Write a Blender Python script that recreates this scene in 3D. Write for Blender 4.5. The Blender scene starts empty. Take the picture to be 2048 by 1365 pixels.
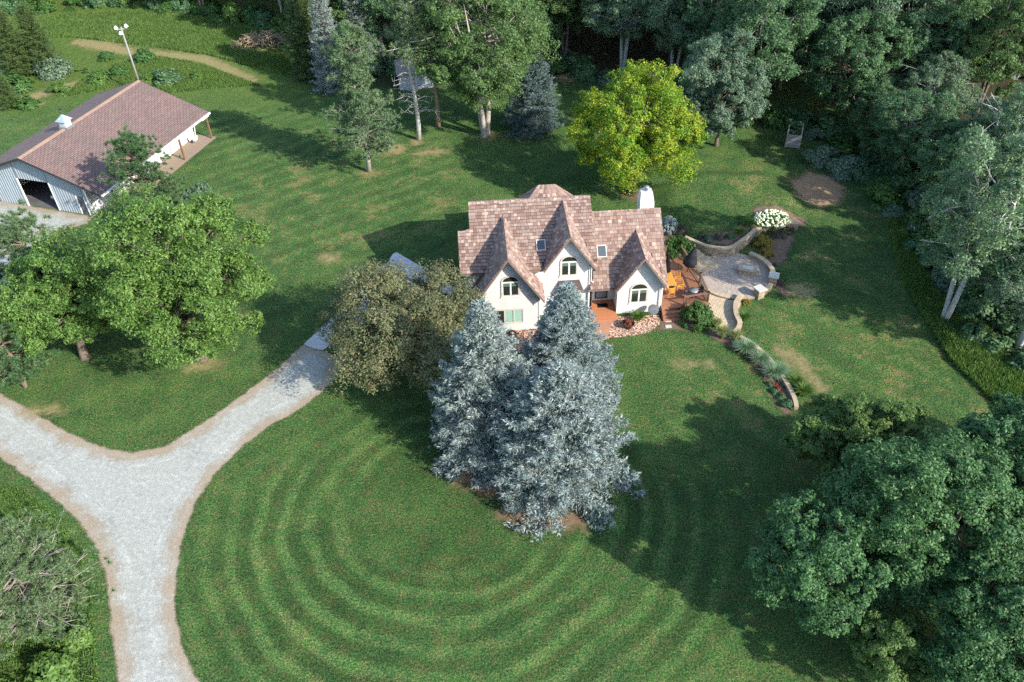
import bpy, math, random
import numpy as np
from mathutils import Vector, Matrix
R_ = math.radians
scene = bpy.context.scene
C = scene.collection
# ------------------------------------------------------------------ camera, sky, sun, exposure
CAM_H, PITCH, ROLL, FOC = 44.0, R_(40.3), R_(-1.9), 1644.7
fw = np.array([0, math.cos(PITCH), -math.sin(PITCH)]); up0 = np.array([0, math.sin(PITCH), math.cos(PITCH)]); rt0 = np.array([1., 0, 0])
rt = rt0*math.cos(ROLL)+up0*math.sin(ROLL); upv = -rt0*math.sin(ROLL)+up0*math.cos(ROLL)
cam = bpy.data.cameras.new('camera'); cam.sensor_fit = 'HORIZONTAL'; cam.sensor_width = 36.0
cam.lens = FOC/2048*36.0; cam.clip_end = 3000; cam.clip_start = 0.5
cob = bpy.data.objects.new('camera', cam); C.objects.link(cob)
cob.matrix_world = Matrix(((rt[0], upv[0], -fw[0], 0), (rt[1], upv[1], -fw[1], 0), (rt[2], upv[2], -fw[2], CAM_H), (0, 0, 0, 1)))
scene.camera = cob
SUN_EL, SUN_AZ = R_(31.0), R_(-37.0)          # azimuth measured from +x towards +y
sdir = Vector((math.cos(SUN_EL)*math.cos(SUN_AZ), math.cos(SUN_EL)*math.sin(SUN_AZ), math.sin(SUN_EL)))
world = bpy.data.worlds.new('World'); scene.world = world; world.use_nodes = True
wn = world.node_tree.nodes; wl = world.node_tree.links
sky = wn.new('ShaderNodeTexSky'); sky.sky_type = 'NISHITA'; sky.sun_disc = False
sky.sun_elevation = SUN_EL; sky.sun_rotation = math.atan2(sdir.x, sdir.y); sky.air_density = 1.0; sky.dust_density = 0.7
bg = wn['Background']; wl.new(sky.outputs[0], bg.inputs[0]); bg.inputs[1].default_value = 0.15
sl = bpy.data.lights.new('sun', 'SUN'); sl.energy = 3.3; sl.angle = R_(0.55); sl.color = (1.0, 0.93, 0.82)
so = bpy.data.objects.new('sun', sl); C.objects.link(so); so.rotation_euler = (-sdir).to_track_quat('-Z', 'Y').to_euler()
vs = scene.view_settings; vs.view_transform = 'Standard'; vs.look = 'None'; vs.exposure = 1.46; vs.gamma = 1.0; vs.use_curve_mapping = False
scene.cycles.use_denoising = False; scene.render.filter_size = 1.15; scene.cycles.max_bounces = 6; scene.cycles.transparent_max_bounces = 12; scene.cycles.transmission_bounces = 4
# ------------------------------------------------------------------ helpers
rng = np.random.default_rng(7); rnd = random.Random(7)
def smooth(a, b, x):
    t = np.clip((x-a)/(b-a), 0, 1); return t*t*(3-2*t)
WALL_LINE = [(16.6, 64.9), (18.3, 63.3), (20.2, 62.9), (21.6, 63.9), (22.9, 65.2), (24.1, 66.6), (26.2, 67.4), (28.0, 67.2)]
def seg_dist(x, y, poly, closed=False):
    x = np.asarray(x, float); y = np.asarray(y, float); best = np.full(x.shape, 1e9)
    P = list(poly)+([poly[0]] if closed else [])
    for (ax, ay), (bx, by) in zip(P[:-1], P[1:]):
        dx, dy = bx-ax, by-ay; t = np.clip(((x-ax)*dx+(y-ay)*dy)/(dx*dx+dy*dy+1e-9), 0, 1)
        best = np.minimum(best, np.hypot(x-ax-t*dx, y-ay-t*dy))
    return best
def inside(x, y, poly):
    x = np.asarray(x, float); y = np.asarray(y, float); r = np.zeros(x.shape, bool); n = len(poly); j = n-1
    for i in range(n):
        xi, yi = poly[i][:2]; xj, yj = poly[j][:2]
        r ^= ((yi > y) != (yj > y)) & (x < (xj-xi)*(y-yi)/((yj-yi) if yj != yi else 1e-9)+xi); j = i
    return r
TERR = WALL_LINE + [(31, 72), (28, 79), (20, 80), (14, 76), (14.2, 67)]
def zf(x, y):
    "terrace of lawn held up behind the curved garden wall"
    x = np.asarray(x, float); y = np.asarray(y, float)
    ins = inside(x, y, TERR); d = seg_dist(x, y, TERR, True)
    dw = seg_dist(x, y, WALL_LINE)
    t = 0.95*smooth(0.0, 3.5, seg_dist(x, y, TERR[len(WALL_LINE)-1:]+[TERR[0]]))*np.where(ins, 1, 0)
    return t
def gp(px, py, z=0.0):
    d = fw+(px-1024)/FOC*rt-(py-682.5)/FOC*upv; t = (z-CAM_H)/d[2]
    return (t*d[0], t*d[1], z)
def G(px, py, z=0.0): return gp(px, py, z)[:2]
def proj(x, y, z):
    v = np.array([x, y, z-CAM_H]); d = v@fw; return 1024+FOC*(v@rt)/d, 682.5-FOC*(v@upv)/d
# ---- materials
class NT:
    def __init__(s, name):
        s.m = bpy.data.materials.new(name); s.m.use_nodes = True; s.t = s.m.node_tree; s.n = s.t.nodes
        s.b = s.n['Principled BSDF']; s.out = s.n['Material Output']
    def new(s, typ, ins=None, **kw):
        n = s.n.new('ShaderNode'+typ)
        for k, v in kw.items(): setattr(n, k, v)
        for k, v in (ins or {}).items(): s.set(n.inputs[k], v)
        return n
    def set(s, sock, v):
        if hasattr(v, 'is_output'): s.t.links.new(v, sock)
        elif isinstance(v, (tuple, list)) and sock.type == 'RGBA' and len(v) == 3: sock.default_value = (*v, 1)
        else: sock.default_value = v
    def math(s, op, a, b=0.0, c=0.0, clamp=False):
        n = s.new('Math', {0: a, 1: b, 2: c}, operation=op); n.use_clamp = clamp; return n.outputs[0]
    def noise(s, vec, scale, detail=4, rough=.6, dist=0.0):
        return s.new('TexNoise', {'Vector': vec, 'Scale': scale, 'Detail': detail, 'Roughness': rough, 'Distortion': dist}).outputs[0]
    def ramp(s, v, lo, hi):
        n = s.new('MapRange', {0: v, 1: lo, 2: hi, 3: 0., 4: 1.}); n.interpolation_type = 'SMOOTHSTEP'; return n.outputs[0]
    def mix(s, f, a, b, mode='MIX'):
        n = s.new('Mix', data_type='RGBA', blend_type=mode); s.set(n.inputs[0], f); s.set(n.inputs[6], a); s.set(n.inputs[7], b); return n.outputs[2]
    def bump(s, h, strength, dist=.02):
        n = s.new('Bump', {'Height': h, 'Strength': strength, 'Distance': dist}); s.t.links.new(n.outputs[0], s.b.inputs['Normal'])
    def pos(s): return s.new('NewGeometry').outputs['Position']
    def obj(s): return s.new('TexCoord').outputs['Object']
    def isl(s): return s.new('NewGeometry').outputs['Random Per Island']
    def orand(s): return s.new('ObjectInfo').outputs['Random']
    def color(s, c): s.set(s.b.inputs['Base Color'], c)
def plain(name, c1, c2=None, rough=.7, scale=3., bump=0., bscale=30., metal=0., spec=.3, islands=False):
    t = NT(name); o = t.obj(); c2 = c2 or tuple(v*.75 for v in c1)
    f = t.ramp(t.noise(o, scale, 5), .3, .7)
    if islands: f = t.math('MULTIPLY_ADD', t.math('FRACT', t.math('ADD', t.isl(), t.orand())), .75, t.math('MULTIPLY', f, .25))
    t.color(t.mix(f, c1, c2)); t.b.inputs['Roughness'].default_value = rough; t.b.inputs['Metallic'].default_value = metal
    t.b.inputs['Specular IOR Level'].default_value = spec
    if bump: t.bump(t.noise(o, bscale, 4), bump, .02)
    return t.m
def foliage(name, cols, trans=.28, rough=.55, hue_noise=.5, tint=(.80, .86, .84)):
    t = NT(name); r = t.isl(); o = t.obj()
    cl = t.new('ValToRGB', {0: r}); e = cl.color_ramp.elements
    e[0].color = (*cols[0], 1); e[1].color = (*cols[-1], 1); e[0].position = 0; e[1].position = 1
    for i, c in enumerate(cols[1:-1]):
        k = e.new((i+1)/(len(cols)-1)); k.color = (*c, 1)
    nz = t.ramp(t.noise(o, hue_noise, 2), .35, .65)
    col = t.mix(nz, cl.outputs[0], t.mix(1.0, cl.outputs[0], tint, 'MULTIPLY'))
    col = t.mix(t.math('MULTIPLY', t.orand(), .35), col, t.mix(1.0, col, (1.12, .95, .75), 'MULTIPLY'))
    t.color(col); t.b.inputs['Roughness'].default_value = rough; t.b.inputs['Specular IOR Level'].default_value = .3
    tr = t.new('BsdfTranslucent', {'Color': t.mix(1.0, col, (1.15, 1.25, .55), 'MULTIPLY')})
    mx = t.new('MixShader', {0: trans, 1: t.b.outputs[0], 2: tr.outputs[0]}); t.t.links.new(mx.outputs[0], t.out.inputs[0])
    return t.m
M = {}
# ---- mesh building
def link(o): C.objects.link(o); return o
def tag(o, label=None, cat=None, group=None, kind=None):
    for k, v in (('label', label), ('category', cat), ('group', group), ('kind', kind)):
        if v: o[k] = v
    return o
def empty(name, loc, rz=0., label=None, cat=None, group=None):
    o = bpy.data.objects.new(name, None); o.location = loc; o.rotation_euler = (0, 0, rz); o.empty_display_size = .2
    return tag(link(o), label, cat, group)
def np_mesh(name, V, F, smooth_=False):
    V = np.asarray(V, np.float32); F = np.asarray(F, np.int32); k = F.shape[1]
    me = bpy.data.meshes.new(name); me.vertices.add(len(V)); me.vertices.foreach_set('co', V.ravel())
    me.loops.add(F.size); me.loops.foreach_set('vertex_index', F.ravel()); me.polygons.add(len(F))
    me.polygons.foreach_set('loop_start', np.arange(0, F.size, k, dtype=np.int32))
    try: me.polygons.foreach_set('loop_total', np.full(len(F), k, np.int32))
    except Exception: pass
    me.polygons.foreach_set('use_smooth', np.full(len(F), bool(smooth_)))
    me.update(calc_edges=True); return me
def mobj(name, me, mat, parent=None):
    if mat is not None and not me.materials: me.materials.append(mat)
    o = link(bpy.data.objects.new(name, me)); o.parent = parent; return o
class MB:
    def __init__(s): s.v = []; s.f = []; s.sm = []
    def add(s, vs, fs, sm=False):
        b = len(s.v); s.v += [tuple(map(float, v)) for v in vs]; s.f += [tuple(i+b for i in f) for f in fs]; s.sm += [sm]*len(fs); return s
    def hexa(s, p):  # 8 points: bottom 0-3 ccw, top 4-7
        return s.add(p, [(3, 2, 1, 0), (4, 5, 6, 7), (0, 1, 5, 4), (1, 2, 6, 5), (2, 3, 7, 6), (3, 0, 4, 7)])
    def box(s, c, d, rz=0., tilt=None):
        x, y, z = (k/2 for k in d); p = [Vector(q) for q in ((-x, -y, -z), (x, -y, -z), (x, y, -z), (-x, y, -z), (-x, -y, z), (x, -y, z), (x, y, z), (-x, y, z))]
        m = Matrix.Rotation(rz, 3, 'Z')
        if tilt: m = m @ Matrix.Rotation(tilt[0], 3, tilt[1])
        return s.hexa([tuple(m @ q+Vector(c)) for q in p])
    def b2(s, a, b):
        return s.box(tuple((p+q)/2 for p, q in zip(a, b)), tuple(abs(q-p) for p, q in zip(a, b)))
    def tube(s, pts, rad, n=6, cap=True):
        pts = [Vector(p) for p in pts]; rad = rad if hasattr(rad, '__len__') else [rad]*len(pts); vs = []; fs = []
        for i, p in enumerate(pts):
            d = (pts[min(i+1, len(pts)-1)]-pts[max(i-1, 0)]).normalized(); a = d.orthogonal().normalized() if abs(d.z) < .9 else Vector((1, 0, 0))
            a = (a-d*a.dot(d)).normalized(); c = d.cross(a)
            for k in range(n):
                t = 2*math.pi*k/n; vs.append(p+(a*math.cos(t)+c*math.sin(t))*rad[i])
        for i in range(len(pts)-1):
            for k in range(n): fs.append((i*n+k, i*n+(k+1) % n, (i+1)*n+(k+1) % n, (i+1)*n+k))
        s.add(vs, fs, True)
        if cap: b = len(s.v)-len(vs); s.f += [tuple(b+k for k in reversed(range(n))), tuple(b+(len(pts)-1)*n+k for k in range(n))]; s.sm += [False]*2
        return s
    def lathe(s, prof, c=(0, 0, 0), n=16):
        vs = [(c[0]+r*math.cos(2*math.pi*k/n), c[1]+r*math.sin(2*math.pi*k/n), c[2]+z) for r, z in prof for k in range(n)]
        fs = [(i*n+k, i*n+(k+1) % n, (i+1)*n+(k+1) % n, (i+1)*n+k) for i in range(len(prof)-1) for k in range(n)]
        s.add(vs, fs, True); return s
    def prism(s, poly, z0, z1):
        n = len(poly); vs = [(x, y, z0) for x, y in poly]+[(x, y, z1) for x, y in poly]
        return s.add(vs, [tuple(reversed(range(n))), tuple(range(n, 2*n))]+[(i, (i+1) % n, n+(i+1) % n, n+i) for i in range(n)])
    def poly(s, pts): return s.add(pts, [tuple(range(len(pts)))])
    def slab(s, pts, off):  # planar polygon extruded by offset vector
        n = len(pts); q = [tuple(a+b for a, b in zip(p, off)) for p in pts]
        return s.add(list(pts)+q, [tuple(range(n)), tuple(reversed(range(n, 2*n)))]+[((i+1) % n, i, n+i, n+(i+1) % n) for i in range(n)])
    def mesh(s, name):
        me = bpy.data.meshes.new(name); me.from_pydata(s.v, [], s.f); me.polygons.foreach_set('use_smooth', s.sm); me.update(); return me
    def build(s, name, mat, parent=None, **kw):
        o = mobj(name, s.mesh(name), mat, parent); return tag(o, **kw) if kw else o
def leaves(P, T, N, L, W, fold=0.0):
    "pointed leaves: centre P, long axis T, facing N"
    n = len(P); T = T/np.linalg.norm(T, axis=1, keepdims=True); B = np.cross(N, T); B /= np.linalg.norm(B, axis=1, keepdims=True)+1e-9
    L = np.broadcast_to(L, (n,))[:, None]/2; W = np.broadcast_to(W, (n,))[:, None]/2
    V = np.empty((n, 3, 3)); V[:, 0] = P-T*L-B*W; V[:, 1] = P-T*L*.7+B*W; V[:, 2] = P+T*L
    return V.reshape(-1, 3), np.arange(n*3, dtype=np.int32).reshape(n, 3)
def unit(v): return v/(np.linalg.norm(v, axis=-1, keepdims=True)+1e-9)
def rdir(r, n): return unit(r.normal(size=(n, 3)))
# ------------------------------------------------------------------ tree generators: return (trunk mesh, crown mesh)
def broadleaf(name, seed, H, R, lobes=26, clumps=16, per=60, leaf=.2, tr=.22, base=.28, mbark=None, mleaf=None, lean=(0, 0), multi=1, show=.0, flat=.72, sz=.40, droop=0.0, inner=.35, openness=1.0, bare=0):
    r = np.random.default_rng(seed); zc = H*(1-sz); rz = H*sz; mb = MB(); Ps = []; Ns = []; Cs = []
    forks = []
    for k in range(multi):
        a = 2*math.pi*k/multi+r.uniform(0, 1); sp = 0 if multi == 1 else R*.22
        top = Vector((lean[0]*H+math.cos(a)*sp*2, lean[1]*H+math.sin(a)*sp*2, H*.86)); p1 = Vector((math.cos(a)*sp*.55+lean[0]*H*.2, math.sin(a)*sp*.55+lean[1]*H*.2, H*base)); p2 = (p1+top)/2+Vector((r.normal()*.05*H, r.normal()*.05*H, 0))
        p0 = Vector((math.cos(a)*tr*.6*(multi > 1), math.sin(a)*tr*.6*(multi > 1), -.15))
        s = tr*(1 if multi == 1 else .78)
        mb.tube([p0, p0+Vector((0, 0, .5)), p1, p2, top], [s*1.45, s, s*.78, s*.5, s*.12], 8); forks.append((p1, p2, top, s))
    for i in range(lobes):
        g = (i+.5)/lobes; ph = i*2.399963+r.uniform(-.4, .4); cz = 1-2*g; cz = cz*1.0
        d = np.array([math.cos(ph)*math.sqrt(max(0, 1-cz*cz)), math.sin(ph)*math.sqrt(max(0, 1-cz*cz)), cz])
        rr = r.uniform(.58, .93) if r.random() > inner*.5 else r.uniform(.25, .5)
        lr = R*r.uniform(.19, .37)
        c = np.array([lean[0]*H*.75+d[0]*R*rr, lean[1]*H*.75+d[1]*R*rr, zc+d[2]*rz*rr*(1.0 if d[2] > 0 else .85)])
        f = forks[int(r.integers(len(forks)))]; t = r.uniform(0, .75); a = f[0].lerp(f[1], min(1, t*2)) if t < .5 else f[1].lerp(f[2], (t-.5)*2)
        cv = Vector(c); mid = a.lerp(cv, .55)+Vector((0, 0, -.08*R)); mb.tube([a, mid, cv], [f[3]*.36, f[3]*.22, f[3]*.08], 5, False)
        cd = rdir(r, clumps); cd = np.where((cd@unit(d)+.55*cd[:, 2])[:, None] > -.55, cd, -cd)
        cc = c+cd*lr*r.uniform(.55, 1.05, (clumps, 1))*np.array([1, 1, flat+.15])
        for q in cc[:5+int(show*8)]:
            mb.tube([cv, cv.lerp(Vector(q), 1.0+show*.3)], [f[3]*.09, f[3]*.025], 4, False)
        rc = lr*r.uniform(.20, .44, (clumps, 1))*openness
        u = rdir(r, clumps*per).reshape(clumps, per, 3); ra = r.uniform(0.25, 1, (clumps, per, 1))**.6
        p = cc[:, None]+u*ra*rc[:, None]*np.array([1, 1, flat]); p[:, :, 2] -= droop*(ra[:, :, 0]**2)*rc
        Ps.append(p.reshape(-1, 3)); Ns.append(unit(u*.55+np.array([0, 0, .55])+cd[:, None]*.35+r.normal(size=u.shape)*.5).reshape(-1, 3))
    for i in range(bare):   # grey bare twigs
        f = forks[int(r.integers(len(forks)))]; a = f[0].lerp(f[2], r.uniform(.1, .9)); d = Vector(rdir(r, 1)[0]); d.z = abs(d.z)*.8
        b = a+d*R*r.uniform(.5, 1.05); mb.tube([a, a.lerp(b, .5)+Vector((0, 0, .2)), b], [.07, .05, .015], 4, False)
        for k in range(3):
            q = a.lerp(b, r.uniform(.4, .9)); mb.tube([q, q+Vector(rdir(r, 1)[0])*R*.22], [.035, .01], 3, False)
    P = np.concatenate(Ps); N = np.concatenate(Ns); T = rdir(r, len(P)); T = unit(T-N*(T*N).sum(1, keepdims=True))
    if droop: T[:, 2] -= .5; 
    s = leaf*r.uniform(.6, 1.4, len(P)); V, F = leaves(P, T, N, s*1.25, s*.78)
    a = mb.mesh(name+'_trunk'); a.materials.append(mbark); b = np_mesh(name+'_crown', V, F); b.materials.append(mleaf); return a, b
def spruce(name, seed, H, R, mbark, mleaf, dens=1.0, z0=.02, power=.8, sp=.25, sprig=.25, round_=0.0):
    r = np.random.default_rng(seed); mb = MB(); mb.tube([(0, 0, -.1), (0, 0, H*.5), (0, 0, H*.985)], [H*.018, H*.011, .02], 7); Ps = []; Ts = []; Ns = []
    z = z0*H
    while z < H*.985:
        f = z/H; L0 = R*((1-f)**power if power < 1 else 1-f**power)*(1-round_*max(0, .16-f)*3)+.12; nb = int(max(5, (6+7*(1-f))*dens))
        for k in range(nb):
            a = 2*math.pi*(k+r.uniform(-.35, .35))/nb+z*5; L = L0*r.uniform(.62, 1.16); el = R_(-16+48*f+r.uniform(-7, 7))
            d = np.array([math.cos(a), math.sin(a), 0]); zz = z+r.uniform(-.15, .15); n = max(3, int(L/.26*dens))
            s = np.linspace(.22, 1, n)+r.uniform(-.02, .02, n)
            bp = d*(L*s)[:, None]*math.cos(el)+np.array([0, 0, 1])*(zz+L*s*math.sin(el)-.10*L*s*(1-s)*2+.10*L*s**3)[:, None]
            if k % 2 == 0: mb.tube([(0, 0, zz), tuple(bp[n//2]), tuple(bp[-1])], [.04+.006*L, .025, .008], 4, False)
            side = np.array([-d[1], d[0], 0])
            for sg in (-1, 0, 1):
                tl = (.16+.30*L*(1-s)*.9+.22) if sg else np.full(n, .2)
                m = 3 if sg else 2
                for j in range(m):
                    w = (j+.6)/m
                    p = bp+(side*sg*.8+d*.6)[None]*(tl*w)[:, None]+r.normal(size=(n, 3))*.06
                    p[:, 2] += r.normal(size=n)*.07-.02
                    t = unit(side*sg*(.75 if sg else 0)+d*.8+np.array([0, 0, .22])+r.normal(size=(n, 3))*.34)
                    for rep in range(3):
                        Ps.append(p+r.normal(size=p.shape)*.05); Ts.append(unit(t+r.normal(size=t.shape)*.28)); Ns.append(unit(np.array([0, 0, 1.])+d*.35+r.normal(size=p.shape)*.55))
        z += sp*(1.0-.35*f)/max(.7, dens)
    P = np.concatenate(Ps); T = np.concatenate(Ts); N = np.concatenate(Ns); s = sprig*r.uniform(.7, 1.25, len(P))
    V, F = leaves(P, T, N, s, s*.30)
    a = mb.mesh(name+'_trunk'); a.materials.append(mbark); b = np_mesh(name+'_crown', V, F); b.materials.append(mleaf); return a, b
def pine(name, seed, H, R, mbark, mleaf, z0=.25, nb=60, tufts=12, blades=22, tr=.2, shape='cone', blade=.42, lean=(0, 0), deadlow=0, openness=.0):
    r = np.random.default_rng(seed); mb = MB(); ax = lambda z: np.array([lean[0]*z+.15*math.sin(z*.5), lean[1]*z+.12*math.cos(z*.4), z])
    zs = np.linspace(-.1, H*.97, 9); mb.tube([tuple(ax(z)) for z in zs], [tr*(1.2-1.1*i/8) for i in range(9)], 8); Ps = []; Ts = []
    for i in range(nb):
        f = (i+r.uniform(0, 1))/nb; z = H*(z0+(1-z0)*.97*f); a = i*2.4+r.uniform(-.5, .5)
        prof = {'cone': (1-f)**.7*.95+.1, 'round': math.sqrt(max(.04, 1-(2*f-.85)**2/1.4)), 'col': min(1, (1-f)*3+.2)*(.75+.25*math.sin(f*9))}[shape]
        L = R*prof*r.uniform(.65, 1.1)
        if r.random() < openness: continue
        el = R_(r.uniform(-5, 20)+25*f); d = np.array([math.cos(a)*math.cos(el), math.sin(a)*math.cos(el), math.sin(el)]); o = ax(z)
        mb.tube([tuple(o), tuple(o+d*L*.5+[0, 0, -.05*L]), tuple(o+d*L)], [.05+.01*L, .04, .015], 4, False)
        tp = o+d*(L*r.uniform(.35, 1.02, tufts))[:, None]+rdir(r, tufts)*np.array([1, 1, .6])*L*.24
        for q in tp[:6]:
            b0 = o+d*np.dot(q-o, d)*.8; mb.tube([tuple(b0), tuple(q)], [.02, .008], 3, False)
        dirs = unit(rdir(r, tufts*blades).reshape(tufts, blades, 3)+d*.35+np.array([0, 0, .45]))
        p = tp[:, None]+dirs*blade*.5; Ps.append(p.reshape(-1, 3)); Ts.append(dirs.reshape(-1, 3))
    for i in range(deadlow):
        z = H*r.uniform(.18, .6); a = r.uniform(0, 6.28); d = np.array([math.cos(a), math.sin(a), .15]); o = ax(z); L = R*r.uniform(.4, .8)
        e = o+d*L; m = o+d*L*.5+[0, 0, .12*L]; mb.tube([tuple(o), tuple(m), tuple(e)], [.05, .03, .01], 4, False)
        for k in range(3): q = m+(e-m)*r.uniform(0, 1); mb.tube([tuple(q), tuple(q+rdir(r, 1)[0]*L*.35)], [.02, .006], 3, False)
    P = np.concatenate(Ps); T = np.concatenate(Ts); N = rdir(r, len(P)); s = blade*r.uniform(.75, 1.2, len(P)); V, F = leaves(P, T, N, s, s*.15)
    a = mb.mesh(name+'_trunk'); a.materials.append(mbark); b = np_mesh(name+'_crown', V, F); b.materials.append(mleaf); return a, b
def bushmesh(name, seed, rx, ry, h, n, leaf, mleaf, clump=28, spiky=0.0, tight=.0):
    "leafy mound, unit sized about its own base"
    r = np.random.default_rng(seed); d = rdir(r, clump); d[:, 2] = np.abs(d[:, 2]); c = d*np.array([rx, ry, h])*r.uniform(.55+.3*tight, .9, (clump, 1))
    per = n//clump; u = rdir(r, clump*per).reshape(clump, per, 3); rc = np.array([rx, ry, h*.9])*.34*(1-tight*.35)
    p = c[:, None]+u*rc*r.uniform(.2, 1, (clump, per, 1)); p[:, :, 2] = np.abs(p[:, :, 2])
    N = unit(u*.6+d[:, None]*.6+np.array([0, 0, .45])+r.normal(size=u.shape)*.4).reshape(-1, 3); P = p.reshape(-1, 3); T = rdir(r, len(P))
    T = unit(T-N*(T*N).sum(1, keepdims=True)+np.array([0, 0, spiky])); s = leaf*r.uniform(.7, 1.3, len(P)); V, F = leaves(P, T, N, s*1.3, s*(.8-.5*min(1, spiky)))
    V[:, 2] = np.maximum(V[:, 2], .0)
    b = np_mesh(name, V, F); b.materials.append(mleaf); return b
def grassmesh(name, seed, n, h, spread, w, mleaf, base=.12, arch=.5):
    r = np.random.default_rng(seed); a = r.uniform(0, 6.283, n); b0 = np.c_[np.cos(a), np.sin(a), np.zeros(n)]*base*np.sqrt(r.uniform(0, 1, n))[:, None]
    d = np.c_[np.cos(a), np.sin(a), np.zeros(n)]+r.normal(size=(n, 3))*[.3, .3, 0]; l = h*r.uniform(.6, 1.1, n)[:, None]; o = spread*r.uniform(.1, 1, n)[:, None]
    m = b0+d*o*.35+np.array([0, 0, .65])*l; t = b0+d*o+np.array([0, 0, 1.])*l*(1-arch*o/spread*.5); s = np.c_[-d[:, 1], d[:, 0], np.zeros(n)]*w*.5
    V = np.empty((n, 6, 3)); V[:, 0] = b0-s; V[:, 1] = b0+s; V[:, 2] = m+s*.9; V[:, 3] = m-s*.9; V[:, 4] = t+s*.15; V[:, 5] = t-s*.15
    i = np.arange(n)[:, None]*6; F = np.concatenate([i+[0, 1, 2, 3], i+[3, 2, 4, 5]]).astype(np.int32)
    q = np_mesh(name, V.reshape(-1, 3), F); q.materials.append(mleaf); return q
def plant_tree(kind, meshes, x, y, label, cat='tree', group=None, s=1.0, rz=0., sz=None, z=None):
    e = empty(kind, (x, y, float(zf(x, y)) if z is None else z), rz, label, cat, group); e.scale = (s, s, sz or s)
    mobj('trunk', meshes[0], None, e); mobj('crown', meshes[1], None, e); return e
def plant(kind, me, x, y, label, cat, group=None, s=(1, 1, 1), rz=0., z=None):
    o = mobj(kind, me, None); o.location = (x, y, float(zf(x, y)) if z is None else z); o.scale = s; o.rotation_euler = (0, 0, rz); return tag(o, label, cat, group)
# ------------------------------------------------------------------ materials
def leafcols(base, spread=.35):
    b = np.array(base); return [tuple(b*(1-spread)), tuple(b), tuple(b*np.array([1+spread*.9, 1+spread*.7, 1+spread*.3]))]
M['bark'] = plain('bark', (.17, .135, .105), (.09, .07, .055), .9, 6, .6, 25)
M['bark_pale'] = plain('pale_bark', (.36, .33, .28), (.20, .18, .155), .85, 5, .4, 25)
M['bark_white'] = plain('white_bark', (.46, .46, .42), (.26, .26, .235), .85, 5, .3, 25)
M['bark_pine'] = plain('pine_bark', (.30, .22, .16), (.16, .115, .085), .9, 6, .6, 25)
M['maple'] = foliage('maple_leaf', [(.045, .10, .022), (.095, .19, .036), (.18, .29, .07)])
M['wood_a'] = foliage('woodland_leaf', [(.03, .078, .036), (.072, .155, .066), (.145, .25, .115)])
M['wood_b'] = foliage('woodland_leaf_bright', [(.045, .095, .03), (.09, .165, .048), (.155, .24, .085)])
M['wood_c'] = foliage('woodland_leaf_grey', [(.055, .11, .062), (.12, .20, .115), (.22, .31, .19)])
M['olive'] = foliage('silvery_leaf', [(.06, .11, .068), (.12, .19, .12), (.20, .275, .185)])
M['poplar'] = foliage('poplar_leaf', [(.055, .12, .06), (.12, .215, .105), (.225, .32, .185)])
M['crab'] = foliage('crabapple_leaf', [(.055, .08, .036), (.11, .145, .06), (.18, .20, .09), (.235, .175, .105), (.165, .205, .10)])
M['locust'] = foliage('golden_leaf', [(.09, .17, .014), (.17, .26, .018), (.29, .35, .022), (.44, .42, .03)], .34, .55, .55, (.50, .78, .8))
M['fore'] = foliage('foreground_leaf', [(.028, .080, .028), (.06, .15, .052), (.125, .255, .095)])
M['limeleaf'] = foliage('lime_leaf', [(.06, .12, .03), (.10, .18, .045), (.16, .25, .075)])
M['bluespruce'] = foliage('blue_needle', [(.10, .14, .14), (.21, .265, .265), (.37, .42, .415)], .10, .6)
M['greyspruce'] = foliage('grey_blue_needle', [(.06, .10, .095), (.10, .15, .145), (.16, .22, .21)], .10, .6)
M['pine'] = foliage('pine_needle', [(.03, .08, .034), (.065, .14, .055), (.125, .21, .095)], .14, .55)
M['pine_light'] = foliage('light_pine_needle', [(.05, .10, .048), (.105, .175, .082), (.19, .265, .135)], .14, .55)
M['cedar'] = foliage('cedar_needle', [(.04, .08, .022), (.075, .125, .035), (.115, .165, .05)], .12, .6)
M['shrub'] = foliage('shrub_leaf', [(.03, .085, .02), (.055, .13, .03), (.095, .19, .05)])
M['weed'] = foliage('weed_leaf', [(.06, .125, .025), (.095, .18, .04), (.15, .25, .06)])
M['tallgrass'] = foliage('tall_grass', [(.05, .12, .025), (.08, .165, .035), (.13, .22, .055), (.20, .25, .09)])
M['bluegrass'] = foliage('blue_green_blade', [(.10, .20, .11), (.17, .28, .17), (.28, .38, .27)])
M['plume'] = foliage('plume_blade', [(.16, .21, .07), (.30, .33, .14), (.50, .48, .28)])
M['goldshrub'] = foliage('gold_shrub_leaf', [(.14, .12, .02), (.26, .20, .035), (.38, .30, .06)])
M['redleaf'] = foliage('red_leaf', [(.16, .03, .025), (.30, .07, .05), (.12, .10, .04)])
M['purple'] = foliage('purple_leaf', [(.07, .05, .05), (.12, .08, .08), (.10, .12, .06)])
M['twig'] = plain('dry_twig', (.48, .34, .22), (.30, .21, .13), .9, 4, islands=True)
M['white'] = plain('white_paint', (.78, .78, .76), (.70, .70, .69), .55, 2)
M['siding'] = plain('siding', (.52, .515, .49), (.45, .45, .435), .6, 1.2)
M['trim'] = plain('trim', (.55, .47, .41), (.48, .41, .36), .6, 4)
M['trim_white'] = plain('white_trim', (.66, .64, .61), (.60, .58, .56), .5, 4)
M['fascia'] = plain('fascia', (.20, .145, .115), (.15, .11, .09), .6, 4)
M['metal_dark'] = plain('dark_metal', (.03, .03, .032), (.05, .05, .05), .45, 8)
M['grey_metal'] = plain('grey_metal', (.26, .28, .30), (.20, .22, .24), .4, 5, metal=.4)
M['concrete'] = plain('concrete', (.42, .42, .41), (.33, .33, .325), .85, .7, .25, 40)
M['wood_post'] = plain('post_wood', (.22, .13, .07), (.13, .08, .05), .8, 8)
M['grey_wood'] = plain('weathered_wood', (.30, .28, .26), (.19, .18, .17), .85, 6, islands=True)
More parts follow.
